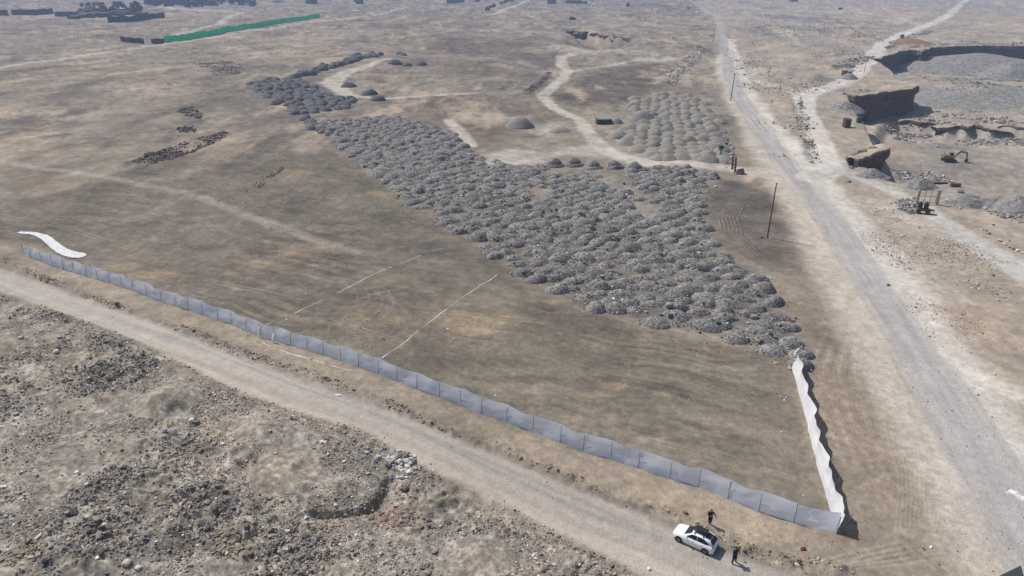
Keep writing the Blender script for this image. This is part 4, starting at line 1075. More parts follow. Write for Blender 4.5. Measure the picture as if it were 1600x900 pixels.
# ------------------------------------------------------------------ plastic sheet fence along the near side of the plot
def sheet(name, A, B, za, zb, hgt, root, m, seed, lean=None, nx=12, nz=9, wav=0.05, sag=0.10):
    """one wrinkled panel between two posts; root is the empty that owns it"""
    A, B = np.array(A[:2]), np.array(B[:2])
    d = B - A; Ln = np.hypot(*d); nrm = np.array([d[1], -d[0]]) / Ln
    t = np.linspace(0, 1, nx + 1); s = np.linspace(0, 1, nz + 1)
    T, SS = np.meshgrid(t, s, indexing='ij')
    U = T * Ln
    w = wav * (fbm(U + seed * 7, SS * hgt * 2.2, 1.3, 3, seed) + 1.1 * np.sin(T * math.pi) * np.sin(SS * 2.8) * (1 if seed % 3 else -0.7)) * np.sin(np.clip(T, .02, .98) * math.pi) ** 0.9
    w = w + wav * 0.55 * fbm(U * 0.22, SS * hgt * 1.4 - U * 0.12, 0.8, 2, seed + 3)
    off = nrm[None, None] * w[..., None]
    if lean is not None: off = off + lean(T + seed, SS, Ln)
    xy = A + T[..., None] * d + off
    g = height(xy[:, :1, 0].ravel() if False else xy[..., 0].ravel(), xy[..., 1].ravel()).reshape(T.shape)
    base = (za * (1 - T) + zb * T)
    z = base + SS * (hgt - sag * np.sin(T * math.pi) * SS) + 0.05 * (1 - SS) * fbm(U, SS * 0, .8, 2, seed + 8)
    z[:, 0] = np.minimum(z[:, 0], g[:, 0] + 0.03 + 0.05 * fbm(U[:, 0], SS[:, 0], 1.1, 2, seed + 4))
    V = np.stack([xy[..., 0], xy[..., 1], z], -1).reshape(-1, 3) - np.array(root.location)
    i = np.arange(nx)[:, None] * (nz + 1); j = np.arange(nz)[None, :]
    F = np.stack([i + j, i + nz + 1 + j, i + nz + 2 + j, i + j + 1], -1).reshape(-1, 4)
    return link(name, np_mesh(name, V, F, True), m, root)

FRONT_BASE = [(37, 400), (48, 404.5), (64, 410), (81, 415.5), (99, 421), (115, 425.5), (135, 432), (152, 437.5), (171, 443), (190, 449), (208, 455), (229, 463.5), (252, 472), (274, 479), (295, 485), (316, 492), (340, 500), (362, 507),
              (384, 517), (404, 524.5), (429, 533), (454, 540), (480, 548), (505, 555), (532, 564), (560, 574), (591, 585), (620, 596), (651, 608), (686, 620), (719, 633), (752, 646), (791, 660), (832, 675), (875, 691), (911, 704), (954, 717),
              (997, 731), (1046, 748), (1091, 761), (1137, 780), (1185, 800), (1240, 818), (1307, 835)]
def fence(base, name, label, m, hgts, lean=None, wav=0.05, leanpost=(0, 0), nx=12, shift=0.0):
    P = [at(*b) for b in base]
    for p in P: p.z = gz(p.x, p.y)
    root = thing(name, label, 'fence', P[len(P) // 2])
    for i, p in enumerate(P):
        h = hgts(i)
        mb = MB(); q = p - root.location
        mb.tube((q.x + shift, q.y, q.z - 0.3), (q.x + shift + leanpost[0], q.y + leanpost[1], q.z + h + 0.06), 0.03, 0.025, 7)
        mb.build('post', M['post'], root)
    for i in range(len(P) - 1):
        sheet('panel', P[i], P[i + 1], P[i].z, P[i + 1].z, (hgts(i) + hgts(i + 1)) / 2, root, m, i + 3, lean, nx=nx, wav=wav)
    return root, P
ff, FP = fence(FRONT_BASE, 'sheet_fence', 'long fence of bluish grey plastic sheet on thin posts along the dirt road', M['sheet'], lambda i: 1.78 + 0.09 * math.sin(i * 2.3) + .06 * math.sin(i * 5.1), lean=lambda T, SS, Ln: np.stack([(.26 * SS + .30 * SS ** 2.5 * (1 + .5 * np.sin(T * 3.3))) * .51, (.26 * SS + .30 * SS ** 2.5 * (1 + .5 * np.sin(T * 3.3))) * .86], -1), wav=0.13, leanpost=(.10, .17))
for (xa, ya), (xb, yb), hh in (((404, 525), (410, 527), 1.2), ((426, 533), (432, 535.5), 1.0)):     # two torn white ends flapping on it
    a_, b_ = at(xa, ya), at(xb, yb); a_.y -= .12; b_.y -= .12
    sheet('flap', a_, b_, gz(a_.x, a_.y) + .35, gz(b_.x, b_.y) + .35, hh, ff, M['white_sheet'], 5, lambda T, SS, Ln: np.stack([.20 * SS + 0 * T, .10 * SS - .12 * (1 - SS)], -1), nx=6, wav=.16)
# the end fence at the right: white sheet blown outwards, wavy top
END_BASE = [(1307, 834), (1300, 806), (1290, 775), (1281, 743), (1273, 712), (1265, 681), (1258, 652), (1251, 624), (1244, 598), (1237, 575)]
def blow(T, SS, Ln):
    k = SS ** 1.2 * (0.36 + 0.13 * np.sin(T * 2.3) + 0.10 * np.sin(T * 5.1 + 1) + .06 * np.sin(T * 9.7))
    return np.stack([k, k * 0.12], -1)
fe, EP = fence(END_BASE, 'sheet_fence', 'short white plastic sheet fence bulging outwards at the right end of the plot', M['white_sheet'], lambda i: 2.0, lean=blow, wav=0.10, leanpost=(0.55, 0.05), nx=14, shift=0.42)
EP2 = EP[-1]
bm = bmesh.new()
for ch in [c for c in fe.children if c.name.startswith('panel')]:
    bm.from_mesh(ch.data); bpy.data.objects.remove(ch)
bmesh.ops.remove_doubles(bm, verts=bm.verts, dist=0.06)
for f in bm.faces: f.smooth = True
for v in bm.verts:
    wx = fe.location + v.co
    up = max(0.0, v.co.z - EP2.z + fe.location.z)
    v.co.x += 0.10 * up * float(fbm(np.array([wx.y]), np.array([wx.z]), 2.2, 3, 91)[0]); v.co.z += 0.09 * up * float(fbm(np.array([wx.y]), np.array([0.0]), 2.6, 3, 92)[0])
me = bpy.data.meshes.new('sheet'); bm.to_mesh(me); bm.free(); me.materials.clear()
link('sheet', me, M['white_sheet'], fe)
# crumpled loose end on the far post
mb = MB()
for i in range(5):
    mb.ball((EP2.x - fe.location.x + 0.30 + 0.22 * math.sin(i * 2), EP2.y - fe.location.y + .1 * i - .2, 1.2 + 0.26 * i), 0.30, (0.75, 0.6, 1.2), 1)
mb.build('loose_end', M['white_sheet'], fe, True)

# white sheet lying on the plot
CEN = [(28, 364, 1.2), (40, 365, 1.7), (52, 366, 1.7), (64, 369, 1.7), (72, 373, 1.8), (80, 380, 2.0), (90, 388, 2.3), (99, 394, 2.6), (112, 398, 2.9), (124, 400.5, 2.6), (134, 401, 1.2)]
def loose_sheet():
    P = np.array([at(c[0], c[1])[:2] for c in CEN]); W = 0.78 * np.array([c[2] for c in CEN])
    t = np.linspace(0, len(P) - 1, 90); x = np.interp(t, range(len(P)), P[:, 0]); y = np.interp(t, range(len(P)), P[:, 1]); w = np.interp(t, range(len(P)), W)
    k = np.ones(7) / 7
    x = np.convolve(np.pad(x, 3, 'edge'), k, 'valid'); y = np.convolve(np.pad(y, 3, 'edge'), k, 'valid')
    tx, ty = np.gradient(x), np.gradient(y); tl = np.hypot(tx, ty); nx, ny = -ty / tl, tx / tl
    s = np.linspace(-0.5, 0.5, 13)
    ww = w * (1 + 0.15 * fbm(t * 1.0, t * 0, 1.3, 2, 5))
    X = x[:, None] + nx[:, None] * s * ww[:, None]; Y = y[:, None] + ny[:, None] * s * ww[:, None]
    g = height(X.ravel(), Y.ravel()).reshape(X.shape)
    Z = g + 0.06 + 0.14 * np.abs(fbm(X, Y, 1.2, 3, 77)) + 0.10 * np.abs(fbm((X * nx[:, None] + Y * ny[:, None]) * 2, X * .2, 0.8, 2, 78))
    V = np.stack([X, Y, Z], -1).reshape(-1, 3); n = 13
    i = np.arange(89)[:, None] * n; j = np.arange(12)[None, :]
    F = np.stack([i + j, i + n + j, i + n + j + 1, i + j + 1], -1).reshape(-1, 4)
    o = link('plastic_sheet', np_mesh('plastic_sheet', V, F, True), M['white_sheet'])
    tag(o, 'long strip of white plastic sheet lying crumpled on the plot behind the fence', 'plastic sheet')
loose_sheet()

# chalk lines
def chalk(pl, label, w=0.22, seed=0, gap=0.0):
    P = pts(pl); seg = np.hypot(*(P[1:] - P[:-1]).T); cum = np.concatenate([[0], np.cumsum(seg)])
    n = int(cum[-1] / 0.25); s = np.linspace(0, cum[-1], n)
    x = np.interp(s, cum, P[:, 0]); y = np.interp(s, cum, P[:, 1])
    wob = 0.22 * fbm(s, s * 0, 3, 3, seed); tx, ty = np.gradient(x), np.gradient(y); tl = np.hypot(tx, ty); nx, ny = -ty / tl, tx / tl
    x, y = x + nx * wob, y + ny * wob
    hw = w * (0.55 + 0.75 * fbm(s, s * 0 + 5, 1.4, 3, seed + 1)); hw = np.clip(hw, 0, 1)
    on = fbm(s, s * 0 + 9, 3.5, 3, seed + 2) > gap
    V, F = [], []
    for sg in (-1, 0, 1):
        X, Y = x + nx * hw * sg * .5, y + ny * hw * sg * .5
        V.append(np.stack([X, Y, height(X, Y) + 0.03], 1))
    V = np.concatenate(V)
    for i in range(n - 1):
        if (on[i] or i < 6) and hw[i] > 0.02:
            F += [(i, i + 1, n + i + 1, n + i), (n + i, n + i + 1, 2 * n + i + 1, 2 * n + i)]
    o = link('chalk_line', np_mesh('chalk_line', V, np.array(F)[:, ::-1], True), M['chalk'])
    tag(o, label, 'chalk line')
chalk([(416, 507), (460, 491), (482, 479), (530, 456), (576, 433), (615, 416), (668, 396), (690, 388)], 'broken chalk line across the plot, the left one of two', 0.21, 1, -0.08)
chalk([(597, 560), (625, 540), (660, 512), (690, 490), (715, 469), (745, 450), (765, 439), (776, 430)], 'chalk line across the plot, the right one of two', 0.20, 2, -0.35)
chalk([(410, 535), (428, 543), (460, 556), (492, 564), (520, 573), (548, 580)], 'pale chalk line outside the plastic fence beside the dirt road', 0.26, 3, 0.0)

# ------------------------------------------------------------------ car
def car():
    a, b = at(1066, 833), at(1109, 853)
    c = at(1086, 848); d = at(1064, 836) - at(1112, 858)
    rz = math.atan2(d.y, d.x)
    root = thing('parked_car', 'white hatchback with a black roof box parked on the dirt road', 'car', (c.x, c.y, gz(c.x, c.y)), rz)
    st = [(2.02, .34, .52, .60, .50, .60), (1.96, .24, .56, .70, .66, .72), (1.80, .20, .60, .80, .72, .80), (1.40, .18, .64, .86, .74, .92), (1.00, .18, .66, .86, .76, .985), (0.92, .18, .66, .86, .77, 1.0),
          (0.50, .18, .66, .86, .79, 1.0), (0, .18, .68, .86, .79, 1.01), (-.7, .18, .70, .86, .79, 1.03), (-1.30, .18, .74, .86, .79, 1.05), (-1.70, .22, .78, .85, .77, 1.06), (-1.90, .26, .78, .82, .74, 1.04), (-1.99, .32, .74, .76, .70, .96)]
    # lower body: rings of (x, bottom z, widest z, half width, top half width, top z)
    V, F = [], []
    for x, zb, zm, w, wt, zt in st:
        V += [(x, -w * .92, zb), (x, -w, zb + .16), (x, -w, zm), (x, -wt, zt - .03), (x, -wt * .82, zt), (x, 0, zt + .02), (x, wt * .82, zt), (x, wt, zt - .03), (x, w, zm), (x, w, zb + .16), (x, w * .92, zb)]
    n = 11
    for i in range(len(st) - 1):
        for j in range(n): F.append((i * n + j, i * n + (j + 1) % n, (i + 1) * n + (j + 1) % n, (i + 1) * n + j))
    F += [tuple(range(n)), tuple(range((len(st) - 1) * n, len(st) * n))[::-1]]
    mb = MB().faces(V, F)
    # roof shell and pillars: the cabin as a second loft of the same body
    cb = [(0.98, 0.74, .985, .70, 1.0), (0.20, 0.77, 1.0, .60, 1.45), (-.30, .77, 1.0, .59, 1.49), (-.90, .77, 1.02, .585, 1.49), (-1.45, .77, 1.03, .57, 1.44), (-1.88, .74, 1.03, .62, 1.06)]
    V, F = [], []
    for x, w, z0, wt, z1 in cb: V += [(x, -w, z0), (x, -wt, z1 - .03), (x, -wt * .86, z1), (x, 0, z1 + .025), (x, wt * .86, z1), (x, wt, z1 - .03), (x, w, z0)]
    n = 7
    for i in range(len(cb) - 1):
        for j in range(n): F.append((i * n + j, i * n + (j + 1) % n, (i + 1) * n + (j + 1) % n, (i + 1) * n + j))
    F += [tuple(range(n)), tuple(range((len(cb) - 1) * n, len(cb) * n))[::-1]]
    mb.faces(V, F)
    body = mb.build('body', M['carpaint'], root, True)
    def pane(name, quad, m, off=0.012, parent=root):
        q = [Vector(p) for p in quad]; nr = (q[1] - q[0]).cross(q[-1] - q[0]).normalized(); cen = sum(q, Vector()) / len(q)
        if nr.dot(cen - Vector((-.3, 0, 0.9))) < 0: nr = -nr
        k = len(q)
        return MB().faces([p + nr * off for p in q] + [p - nr * .01 for p in q], [tuple(range(k)), tuple(range(2 * k - 1, k - 1, -1))] + [(i, k + i, k + (i + 1) % k, (i + 1) % k) for i in range(k)]).build(name, m, parent)
    pane('windshield', [(.90, -.63, 1.045), (.90, .63, 1.045), (.26, .52, 1.425), (.26, -.52, 1.425)], M['glass'], 0.035)
    pane('rear_window', [(-1.52, -.50, 1.375), (-1.52, .50, 1.375), (-1.84, .56, 1.10), (-1.84, -.56, 1.10)], M['glass'], 0.03)
    pane('hatch', [(-1.48, -.40, 1.455), (-1.48, .40, 1.455), (-1.00, .44, 1.52), (-1.00, -.44, 1.52)], M['black'], 0.012)
    for s in (-1, 1):
        pane('side_window', [(.66, s * .755, 1.04), (.14, s * .632, 1.39), (-.30, s * .622, 1.43), (-.34, s * .765, 1.04)], M['glass'], 0.02)
        pane('side_window', [(-.42, s * .765, 1.045), (-.40, s * .62, 1.43), (-.95, s * .615, 1.42), (-1.50, s * .71, 1.16), (-1.36, s * .765, 1.06)], M['glass'], 0.02)
        pane('headlight', [(1.90, s * .62, .62), (1.93, s * .40, .66), (1.66, s * .60, .80), (1.58, s * .78, .76)], M['lamp'], 0.03)
        pane('taillight', [(-1.93, s * .60, .80), (-1.90, s * .78, .80), (-1.84, s * .76, 1.08), (-1.90, s * .62, 1.06)], M['red'], 0.04)
        mb = MB(); mb.ball((.62, s * .95, 1.04), .11, (.7, 1, .7), 1); mb.box((.08, .14, .05), (.62, s * .86, 1.0)); mb.build('mirror', M['carpaint'], root, True)
        for x in (.05, -.85): MB().box((.16, .03, .035), (x, s * .845, .86)).build('door_handle', M['carpaint'], root)
        for x in (1.28, -1.26):
            w = MB().tube((x, s * .70, .31), (x, s * .885, .31), .31, None, 20).build('wheel', M['rubber'], root)
            r = MB().tube((x, s * .86, .31), (x, s * .895, .31), .20, None, 16); 
            for k in range(5): r.box((.05, .012, .36), (x, s * .897, .31), Matrix.Rotation(k * math.pi / 5, 3, 'Y'))
            r.build('rim', M['rim'], w)
            mb = MB().tube((x, s * .60, .33), (x, s * .868, .33), .37, None, 18); mb.build('wheel_arch', M['black'], root)
    MB().box((.06, 1.30, .18), (2.0, 0, .36), bevel=.02).build('grille', M['black'], root)
    MB().box((.02, .44, .12), (-2.0, 0, .72)).build('number_plate', M['plate'], root)
    MB().box((.10, 1.3, .16), (-1.99, 0, .36), bevel=.03).build('rear_bumper', M['black'], root)
    return root, rz
CAR, CAR_RZ = car(); CAR.scale = (.89, .89, .89)
def roof_box():
    R = Matrix.Rotation(CAR_RZ, 4, 'Z')
    c = CAR.location + R @ Vector((-.37, -.02, 0))
    o = thing('roof_box', 'black roof box strapped on rails on top of the white hatchback', 'roof box', (c.x, c.y, CAR.location.z + 1.335), CAR_RZ); o.scale = (.89, .89, .89)
    mb = MB().box((1.25, .80, .24), (0, 0, .24), bevel=.08, taper=.88); mb.build('case', M['black'], o, True)
    MB().box((1.10, .60, .03), (0, 0, .365), bevel=.01).build('lid', M['steel'], o)
    for x in (.42, -.42):
        MB().box((.06, 1.14, .04), (x, 0, .09)).build('crossbar', M['black'], o)
        for s in (-1, 1): MB().box((.12, .07, .12), (x, s * .54, .05), bevel=.02).build('bracket', M['black'], o)
roof_box()

# ------------------------------------------------------------------ people
def skin_mesh(name, joints, edges, radii, root=0, sub=2):
    me = bpy.data.meshes.new(name); me.from_pydata(joints, edges, [])
    o = bpy.data.objects.new(name, me); COL.objects.link(o)
    md = o.modifiers.new('skin', 'SKIN'); md.use_smooth_shade = True
    for i, v in enumerate(me.skin_vertices[0].data):
        r = radii[i]; v.radius = (r, r) if not hasattr(r, '__len__') else r
        v.use_root = i == root
    s = o.modifiers.new('sub', 'SUBSURF'); s.levels = sub; s.render_levels = sub
    dg = bpy.context.evaluated_depsgraph_get()
    res = bpy.data.meshes.new_from_object(o.evaluated_get(dg))
    bpy.data.objects.remove(o); bpy.data.meshes.remove(me)
    for p in res.polygons: p.use_smooth = True
    res.name = name
    return res

def person(px, py, face_deg, label, armsR, armsL, foot=0.10, hair='short', shirt=False, shoes='cloth', head_down=0.0, H=1.74):
    p = at(px, py)
    root = thing('person', label, 'person', (p.x, p.y, gz(p.x, p.y)), math.radians(face_deg))
    k = H / 1.74
    root.scale = (1.0, 1.0, .92)
    hx = 0.03 + head_down * 0.05
    J = [(0, 0, .96), (0, 0, 1.14), (.01, 0, 1.34), (0.015, 0, 1.47), (.02, 0, 1.55), (hx, 0, 1.64),
         (0, .095, .90), (.02, .10 + foot * .4, .50), (-.01, .10 + foot, .09), (.14, .11 + foot, .04),
         (0, -.095, .90), (.02, -.10 - foot * .4, .50), (-.01, -.10 - foot, .09), (.14, -.11 - foot, .04),
         (0, .17, 1.43), armsL[0], armsL[1], (0, -.17, 1.43), armsR[0], armsR[1]]
    E = [(0, 1), (1, 2), (2, 3), (3, 4), (4, 5), (0, 6), (6, 7), (7, 8), (8, 9), (0, 10), (10, 11), (11, 12), (12, 13), (2, 14), (14, 15), (15, 16), (2, 17), (17, 18), (18, 19)]
    Rr = [(.19, .14), (.185, .14), (.205, .15), (.09, .09), (.06, .06), (.085, .08), .125, .09, .065, .045, .125, .09, .065, .045, .085, .066, .040, .085, .066, .040]
    J = [tuple(c * k for c in j) for j in J]
    body = skin_mesh('body', J, E, Rr)
    for nm in ('skin', 'cloth'): body.materials.append(M[nm])
    body.materials.append(M[shoes])
    hands = [Vector(J[16]), Vector(J[19])]
    for f in body.polygons:
        c = f.center
        z = c.z / k
        near_hand = min((c - h).length for h in hands) < 0.05
        f.material_index = 2 if z < 0.10 else (0 if (z > 1.50 and abs(c.y) < .11) or near_hand else 1)
    # a face, hands with fingers, grown into the same mesh
    bm = bmesh.new(); bm.from_mesh(body)
    def blob(c, r, sc, mi):
        q = bmesh.ops.create_icosphere(bm, subdivisions=2, radius=r)
        bmesh.ops.transform(bm, matrix=Matrix.Translation(c) @ Matrix.Diagonal((*sc, 1)), verts=q['verts'])
        for f in {f for v in q['verts'] for f in v.link_faces}: f.material_index = mi; f.smooth = True
    hc = Vector(J[5])
    blob(hc + Vector((.01, 0, .01)), .10, (1.0, .80, 1.18), 0)
    blob(hc + Vector((.115, 0, -.005)), .018, (1, .8, 1.4), 0)
    for s in (-1, 1):
        blob(hc + Vector((0, s * .082, 0)), .022, (.8, .5, 1.3), 0)
        h = hands[0] if s > 0 else hands[1]; el = Vector(J[15] if s > 0 else J[18])
        d = (h - el).normalized(); side = d.cross(Vector((0, 0, 1)));
        side = side.normalized() if side.length > .1 else Vector((0, 1, 0))
        blob(h + d * .045, .045, (1, .75, .75), 0)
        for q_, (o_, ln) in enumerate([(-.030, .062), (-.010, .074), (.010, .078), (.030, .068), (.050, .045)]):
            a = h + d * (.07 if q_ < 4 else .03) + side * o_; b = a + d * ln * .6; c = b + (d * .4 + Vector((0, 0, -.6))) * ln * .5
            for u, v, r0, r1 in ((a, b, .010, .009), (b, c, .009, .007)):
                dd = v - u
                rr = bmesh.ops.create_cone(bm, cap_ends=True, segments=6, radius1=r0, radius2=r1, depth=dd.length)
                bmesh.ops.transform(bm, matrix=Matrix.Translation((u + v) / 2) @ dd.to_track_quat('Z', 'Y').to_matrix().to_4x4(), verts=rr['verts'])
    bm.to_mesh(body); bm.free()
    link('body', body, None, root)
    mb = MB(); mb.ball(hc + Vector((-.018, 0, .035)), .108, (1.0, .90, 1.06), 2)
    if hair == 'long':
        mb.ball(hc + Vector((-.06, 0, -.09)), .095, (.7, 1.0, 1.6), 2)
    mb.build('hair', M['hair'], root, True)
    mb = MB()
    for s in (-1, 1): mb.ball(hc + Vector((.098, s * .034, .015)), .010, (.6, 1.2, .8), 1)
    mb.build('eyes', M['hair'], root)
    MB().ball(hc + Vector((.094, 0, -.055)), .016, (.5, 1.5, .4), 1).build('mouth', M['redrag'], root)
    if shirt:
        MB().ball((.075 * k, 0, 1.22 * k), .12, (.55, 1.15, 1.25), 2).build('shirt', M['shirt'], root, True)
    return root, hands
# the nearer person holds a controller in both hands; the other has bare lower legs and one arm out
P2, hd = person(1146.5, 879.5, -60, 'person all in black, feet apart, hands raised to the chest, behind the white car', [(.10, -.30, 1.20), (.30, -.10, 1.32)], [(.10, .30, 1.20), (.30, .10, 1.32)], 0.09, H=1.8)
P1, hd1 = person(1108.5, 820.5, -100, 'person with long dark hair, black jacket and pale shirt front, beyond the white car', [(.10, -.26, 1.20), (.26, -.05, 1.22)], [(-.04, .32, 1.22), (.10, .42, 1.05)], -0.03, 'long', True, 'shoe', 0.6, 1.68)
def controller():
    R = Matrix.Rotation(math.radians(-60), 4, 'Z')
    c = P2.location + R @ Vector((.33, 0, 1.21))
    o = thing('remote_control', 'small dark remote control held by the person behind the white car', 'remote control', c, math.radians(-60))
    MB().box((.11, .18, .05), (0, 0, 0), bevel=.012).build('case', M['steel'], o)
    for s in (-1, 1): MB().tube((.02, s * .06, .02), (.10, s * .07, .10), .008).build('aerial', M['black'], o)
controller()

# ------------------------------------------------------------------ utility poles
def pole(px, py, h, label, lean=0.0, r=0.13, group='utility poles'):
    p = at(px, py)
    o = thing('utility_pole', label, 'utility pole', (p.x, p.y, gz(p.x, p.y)), 0, group)
    MB().tube((0, 0, -.5), (lean, 0, h), r, r * .7, 10).build('shaft', M['timber'], o)
    for z, s in ((h + .02, .16), (h - .5, .10)):
        MB().tube((lean + s, 0, z - .1), (lean + s, 0, z + .14), .05, .04, 8).build('insulator', M['concrete'], o)
    MB().tube((lean - .05, 0, h - .16), (lean + .24, 0, h - .10), .03).build('bracket', M['steel'], o)
    return o
pole(1199, 371, 10.0, 'dark utility pole on the dark scraped soil, nearest of the roadside poles', .12)
pole(1141.5, 157.5, 10.0, 'dark utility pole beside the sand heaps, second of the roadside poles', .3, .17)
pole(1114, 65, 10.2, 'thin utility pole beside the far narrow bend of the asphalt road', .2, .17)
pole(1091, 24, 9, 'farthest utility pole near the end of the asphalt road', 0, .2)
pole(1349.5, 116, 8.2, 'thin pale pole standing on the quarry road above the cut face', 0, .11, None)

# ------------------------------------------------------------------ things at the quarry and along the tracks
def gp(px, py): return at_ground(px, py)
def shed_planks():
    p = gp(942, 193)
    o = thing('loading_shed', 'low grey plank shed with a sloping lid roof and a chute among the sand heaps', 'shed', p, 0.05)
    MB().box((4.4, 3.0, 1.7), (0, 0, .85), bevel=.04).build('wall', M['timber'], o)
    rf = MB()
    for i in range(9): rf.box((.46, 3.7, .08), (-1.95 + i * .49, -.1, 1.95 + (i % 2) * .02), Matrix.Rotation(.22, 3, 'X'))
    rf.build('roof', M['slab'], o)
    MB().box((2.2, .9, .12), (2.1, -1.5, 1.0), Matrix.Rotation(.55, 3, 'Y')).build('chute', M['timber'], o)
    for x in (-1.9, 1.9): MB().box((.18, .18, 2.0), (x, -1.65, 1.0)).build('post', M['timber'], o)
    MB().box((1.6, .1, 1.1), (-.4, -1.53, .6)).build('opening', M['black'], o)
shed_planks()
for px, py, h, lab in [(1143.5, 265, 3.1, 'left one of two dark gate posts at the track entrance, slightly the farther'), (1147.5, 271, 3.9, 'right one of two dark gate posts at the track entrance, the taller and nearer')]:
    p = gp(px, py); o = thing('gate_post', lab, 'post', p, .2, 'gate posts at the track entrance')
    MB().box((.34, .34, h), (0, 0, h / 2 - .2), Matrix.Rotation(-.05, 3, 'Y'), .03).build('shaft', M['timber'], o)
    MB().box((.40, .40, .10), (-.07, 0, h - .22), Matrix.Rotation(-.05, 3, 'Y'), .02).build('cap', M['steel'], o)
p = gp(1125, 246); o = thing('transformer_post', 'short concrete post topped with a green box among the sand heaps', 'post', p)
MB().box((.75, .75, 2.3), (0, 0, 1.0), bevel=.05, taper=.9).build('shaft', M['concrete'], o)
MB().box((1.15, 1.0, .9), (0, 0, 2.6), bevel=.05).build('box', M['darkgreen'], o)
p = gp(1155, 272); o = link('rock_slab', None)
tag(o, 'grey angular rock lying at the foot of the gate posts', 'rock'); o.location = p
b_ = MB(); b_.faces([(-1.1, -.7, -.1), (1.2, -.8, -.1), (1.3, .8, -.1), (-.9, .7, -.1), (-.7, -.4, 1.2), (.7, -.6, 1.5), (1.0, .4, 1.1), (-.6, .5, .9)], [(0, 1, 2, 3), (4, 5, 6, 7), (0, 1, 5, 4), (1, 2, 6, 5), (2, 3, 7, 6), (3, 0, 4, 7)]).build('stone', M['spoil'], o)

# metal frame gate
def frame_gate():
    a, b = gp(1431.5, 318), gp(1463, 320); p = (a + b) / 2; d = b - a
    o = thing('frame_gate', 'tall gate frame of two concrete posts with a thin metal grid between them', 'gate', p, math.atan2(d.y, d.x))
    L_ = d.length / 2
    for s in (-1, 1): MB().box((.55 if s > 0 else .40, .5, 3.2), (s * L_, 0, 1.3), bevel=.03).build('post', M['concrete'], o)
    g = MB()
    for x in np.linspace(-L_ + .3, L_ - .3, 4): g.box((.07, .07, 2.9), (x, 0, 1.65))
    for z in (.35, 1.65, 3.05): g.box((2 * L_ - .5, .065, .07), (0, .0, z))
    g.build('grid', M['steel'], o)
    MB().box((.7, .6, .25), (L_, 0, 3.0), bevel=.04).build('cap', M['concrete'], o)
frame_gate()
def machine():
    p = gp(1441, 334)
    o = thing('compressor', 'rusty brown wheeled machine with two dark upright tanks beside the metal frame gate', 'machine', p, -.35)
    MB().box((2.4, 1.3, .45), (0, 0, .75), bevel=.05).build('chassis', M['rust'], o)
    for x in (-.65, .40):
        MB().box((.72, 1.0, 1.25), (x, 0, 1.55), bevel=.10).build('tank', M['steel'], o)
        MB().tube((x, 0, 2.1), (x, 0, 2.4), .09).build('pipe', M['steel'], o)
    MB().box((.9, .9, .15), (1.5, 0, .80)).build('tray', M['rust'], o)
    for x in (-.8, .8):
        for s in (-1, 1):
            w = MB().tube((x, s * .62, .36), (x, s * .86, .36), .36, None, 14).build('wheel', M['rubber'], o)
            MB().tube((x, s * .85, .36), (x, s * .885, .36), .16, None, 10).build('hub', M['rust'], w)
    MB().tube((1.2, 0, .55), (2.2, .1, .35), .05).build('drawbar', M['steel'], o)
machine()
p = gp(1492, 292); o = thing('rusty_tank', 'dark red cylinder lying on the quarry floor', 'tank', p, .05)
MB().tube((-1.1, 0, .42), (1.1, 0, .42), .40, None, 14).build('drum', M['redpaint'], o)
for x in (-.75, 0, .75): MB().tube((x - .04, 0, .42), (x + .04, 0, .42), .43, None, 14).build('band', M['rust'], o)
p = gp(1466, 288); o = thing('steel_beam', 'long dark beam lying on the quarry floor left of the red cylinder', 'beam', p, .06)
MB().box((4.4, .10, .34), (0, 0, .22)).build('web', M['steel'], o)
for z in (.05, .39): MB().box((4.4, .36, .06), (0, 0, z)).build('flange', M['steel'], o)

def excavator():
    p = gp(1482, 252)
    o = thing('excavator', 'worn yellow excavator with its arm reaching down to the quarry floor', 'excavator', p, -.12)
    for s in (-1, 1):
        t = MB(); t.prism([(-2.0, .35), (-1.7, .05), (1.7, .05), (2.0, .35), (1.75, .85), (-1.75, .85)], s * 1.0 - .3, s * 1.0 + .3); tr = t.build('track', M['steel'], o)
        for x in (-1.4, -.5, .5, 1.4): MB().tube((x, s * 1.0 - .32, .42), (x, s * 1.0 + .32, .42), .26, None, 12).build('roller', M['black'], tr)
    MB().box((1.5, 1.6, .4), (0, 0, .85)).build('undercarriage', M['steel'], o)
    up = MB(); up.box((2.3, 2.4, 1.0), (-1.1, 0, 1.65), bevel=.12); up.box((1.5, 1.1, .6), (.6, -.55, 1.4), bevel=.05); up.build('house', M['yellow'], o)
    cb = MB().box((1.4, 1.0, 1.6), (.55, .65, 2.0), bevel=.10, taper=.9).build('cab', M['yellow'], o)
    MB().box((.04, .8, .9), (1.26, .65, 2.2), Matrix.Rotation(-.06, 3, 'Y')).build('window', M['glass'], cb)
    MB().box((1.0, .04, .8), (.55, 1.14, 2.2)).build('window', M['glass'], cb)
    MB().box((1.0, .04, .8), (.55, .16, 2.2)).build('window', M['glass'], cb)
    MB().tube((-1.6, .5, 2.1), (-1.6, .5, 2.8), .09).build('exhaust', M['steel'], o)
    bm_ = MB(); bm_.prism([(.8, 1.5), (1.2, 1.3), (3.0, 3.0), (4.9, 2.7), (4.9, 3.1), (2.8, 3.55)], -.35, .05); bm_.build('boom', M['yellow'], o)
    MB().prism([(4.6, 3.3), (5.1, 3.1), (5.5, .9), (5.2, .85)], -.30, .0).build('arm', M['yellow'], o)
    MB().tube((1.2, -.15, 1.7), (2.9, -.15, 2.8), .09).build('hydraulic_ram', M['rim'], o)
    MB().tube((3.0, -.15, 3.6), (4.7, -.15, 3.4), .08).build('hydraulic_ram', M['rim'], o)
    MB().prism([(5.1, 1.0), (5.7, .9), (5.6, .25), (5.0, -.02), (4.65, .15), (4.9, .55)], -.60, .30).build('bucket', M['steel'], o)
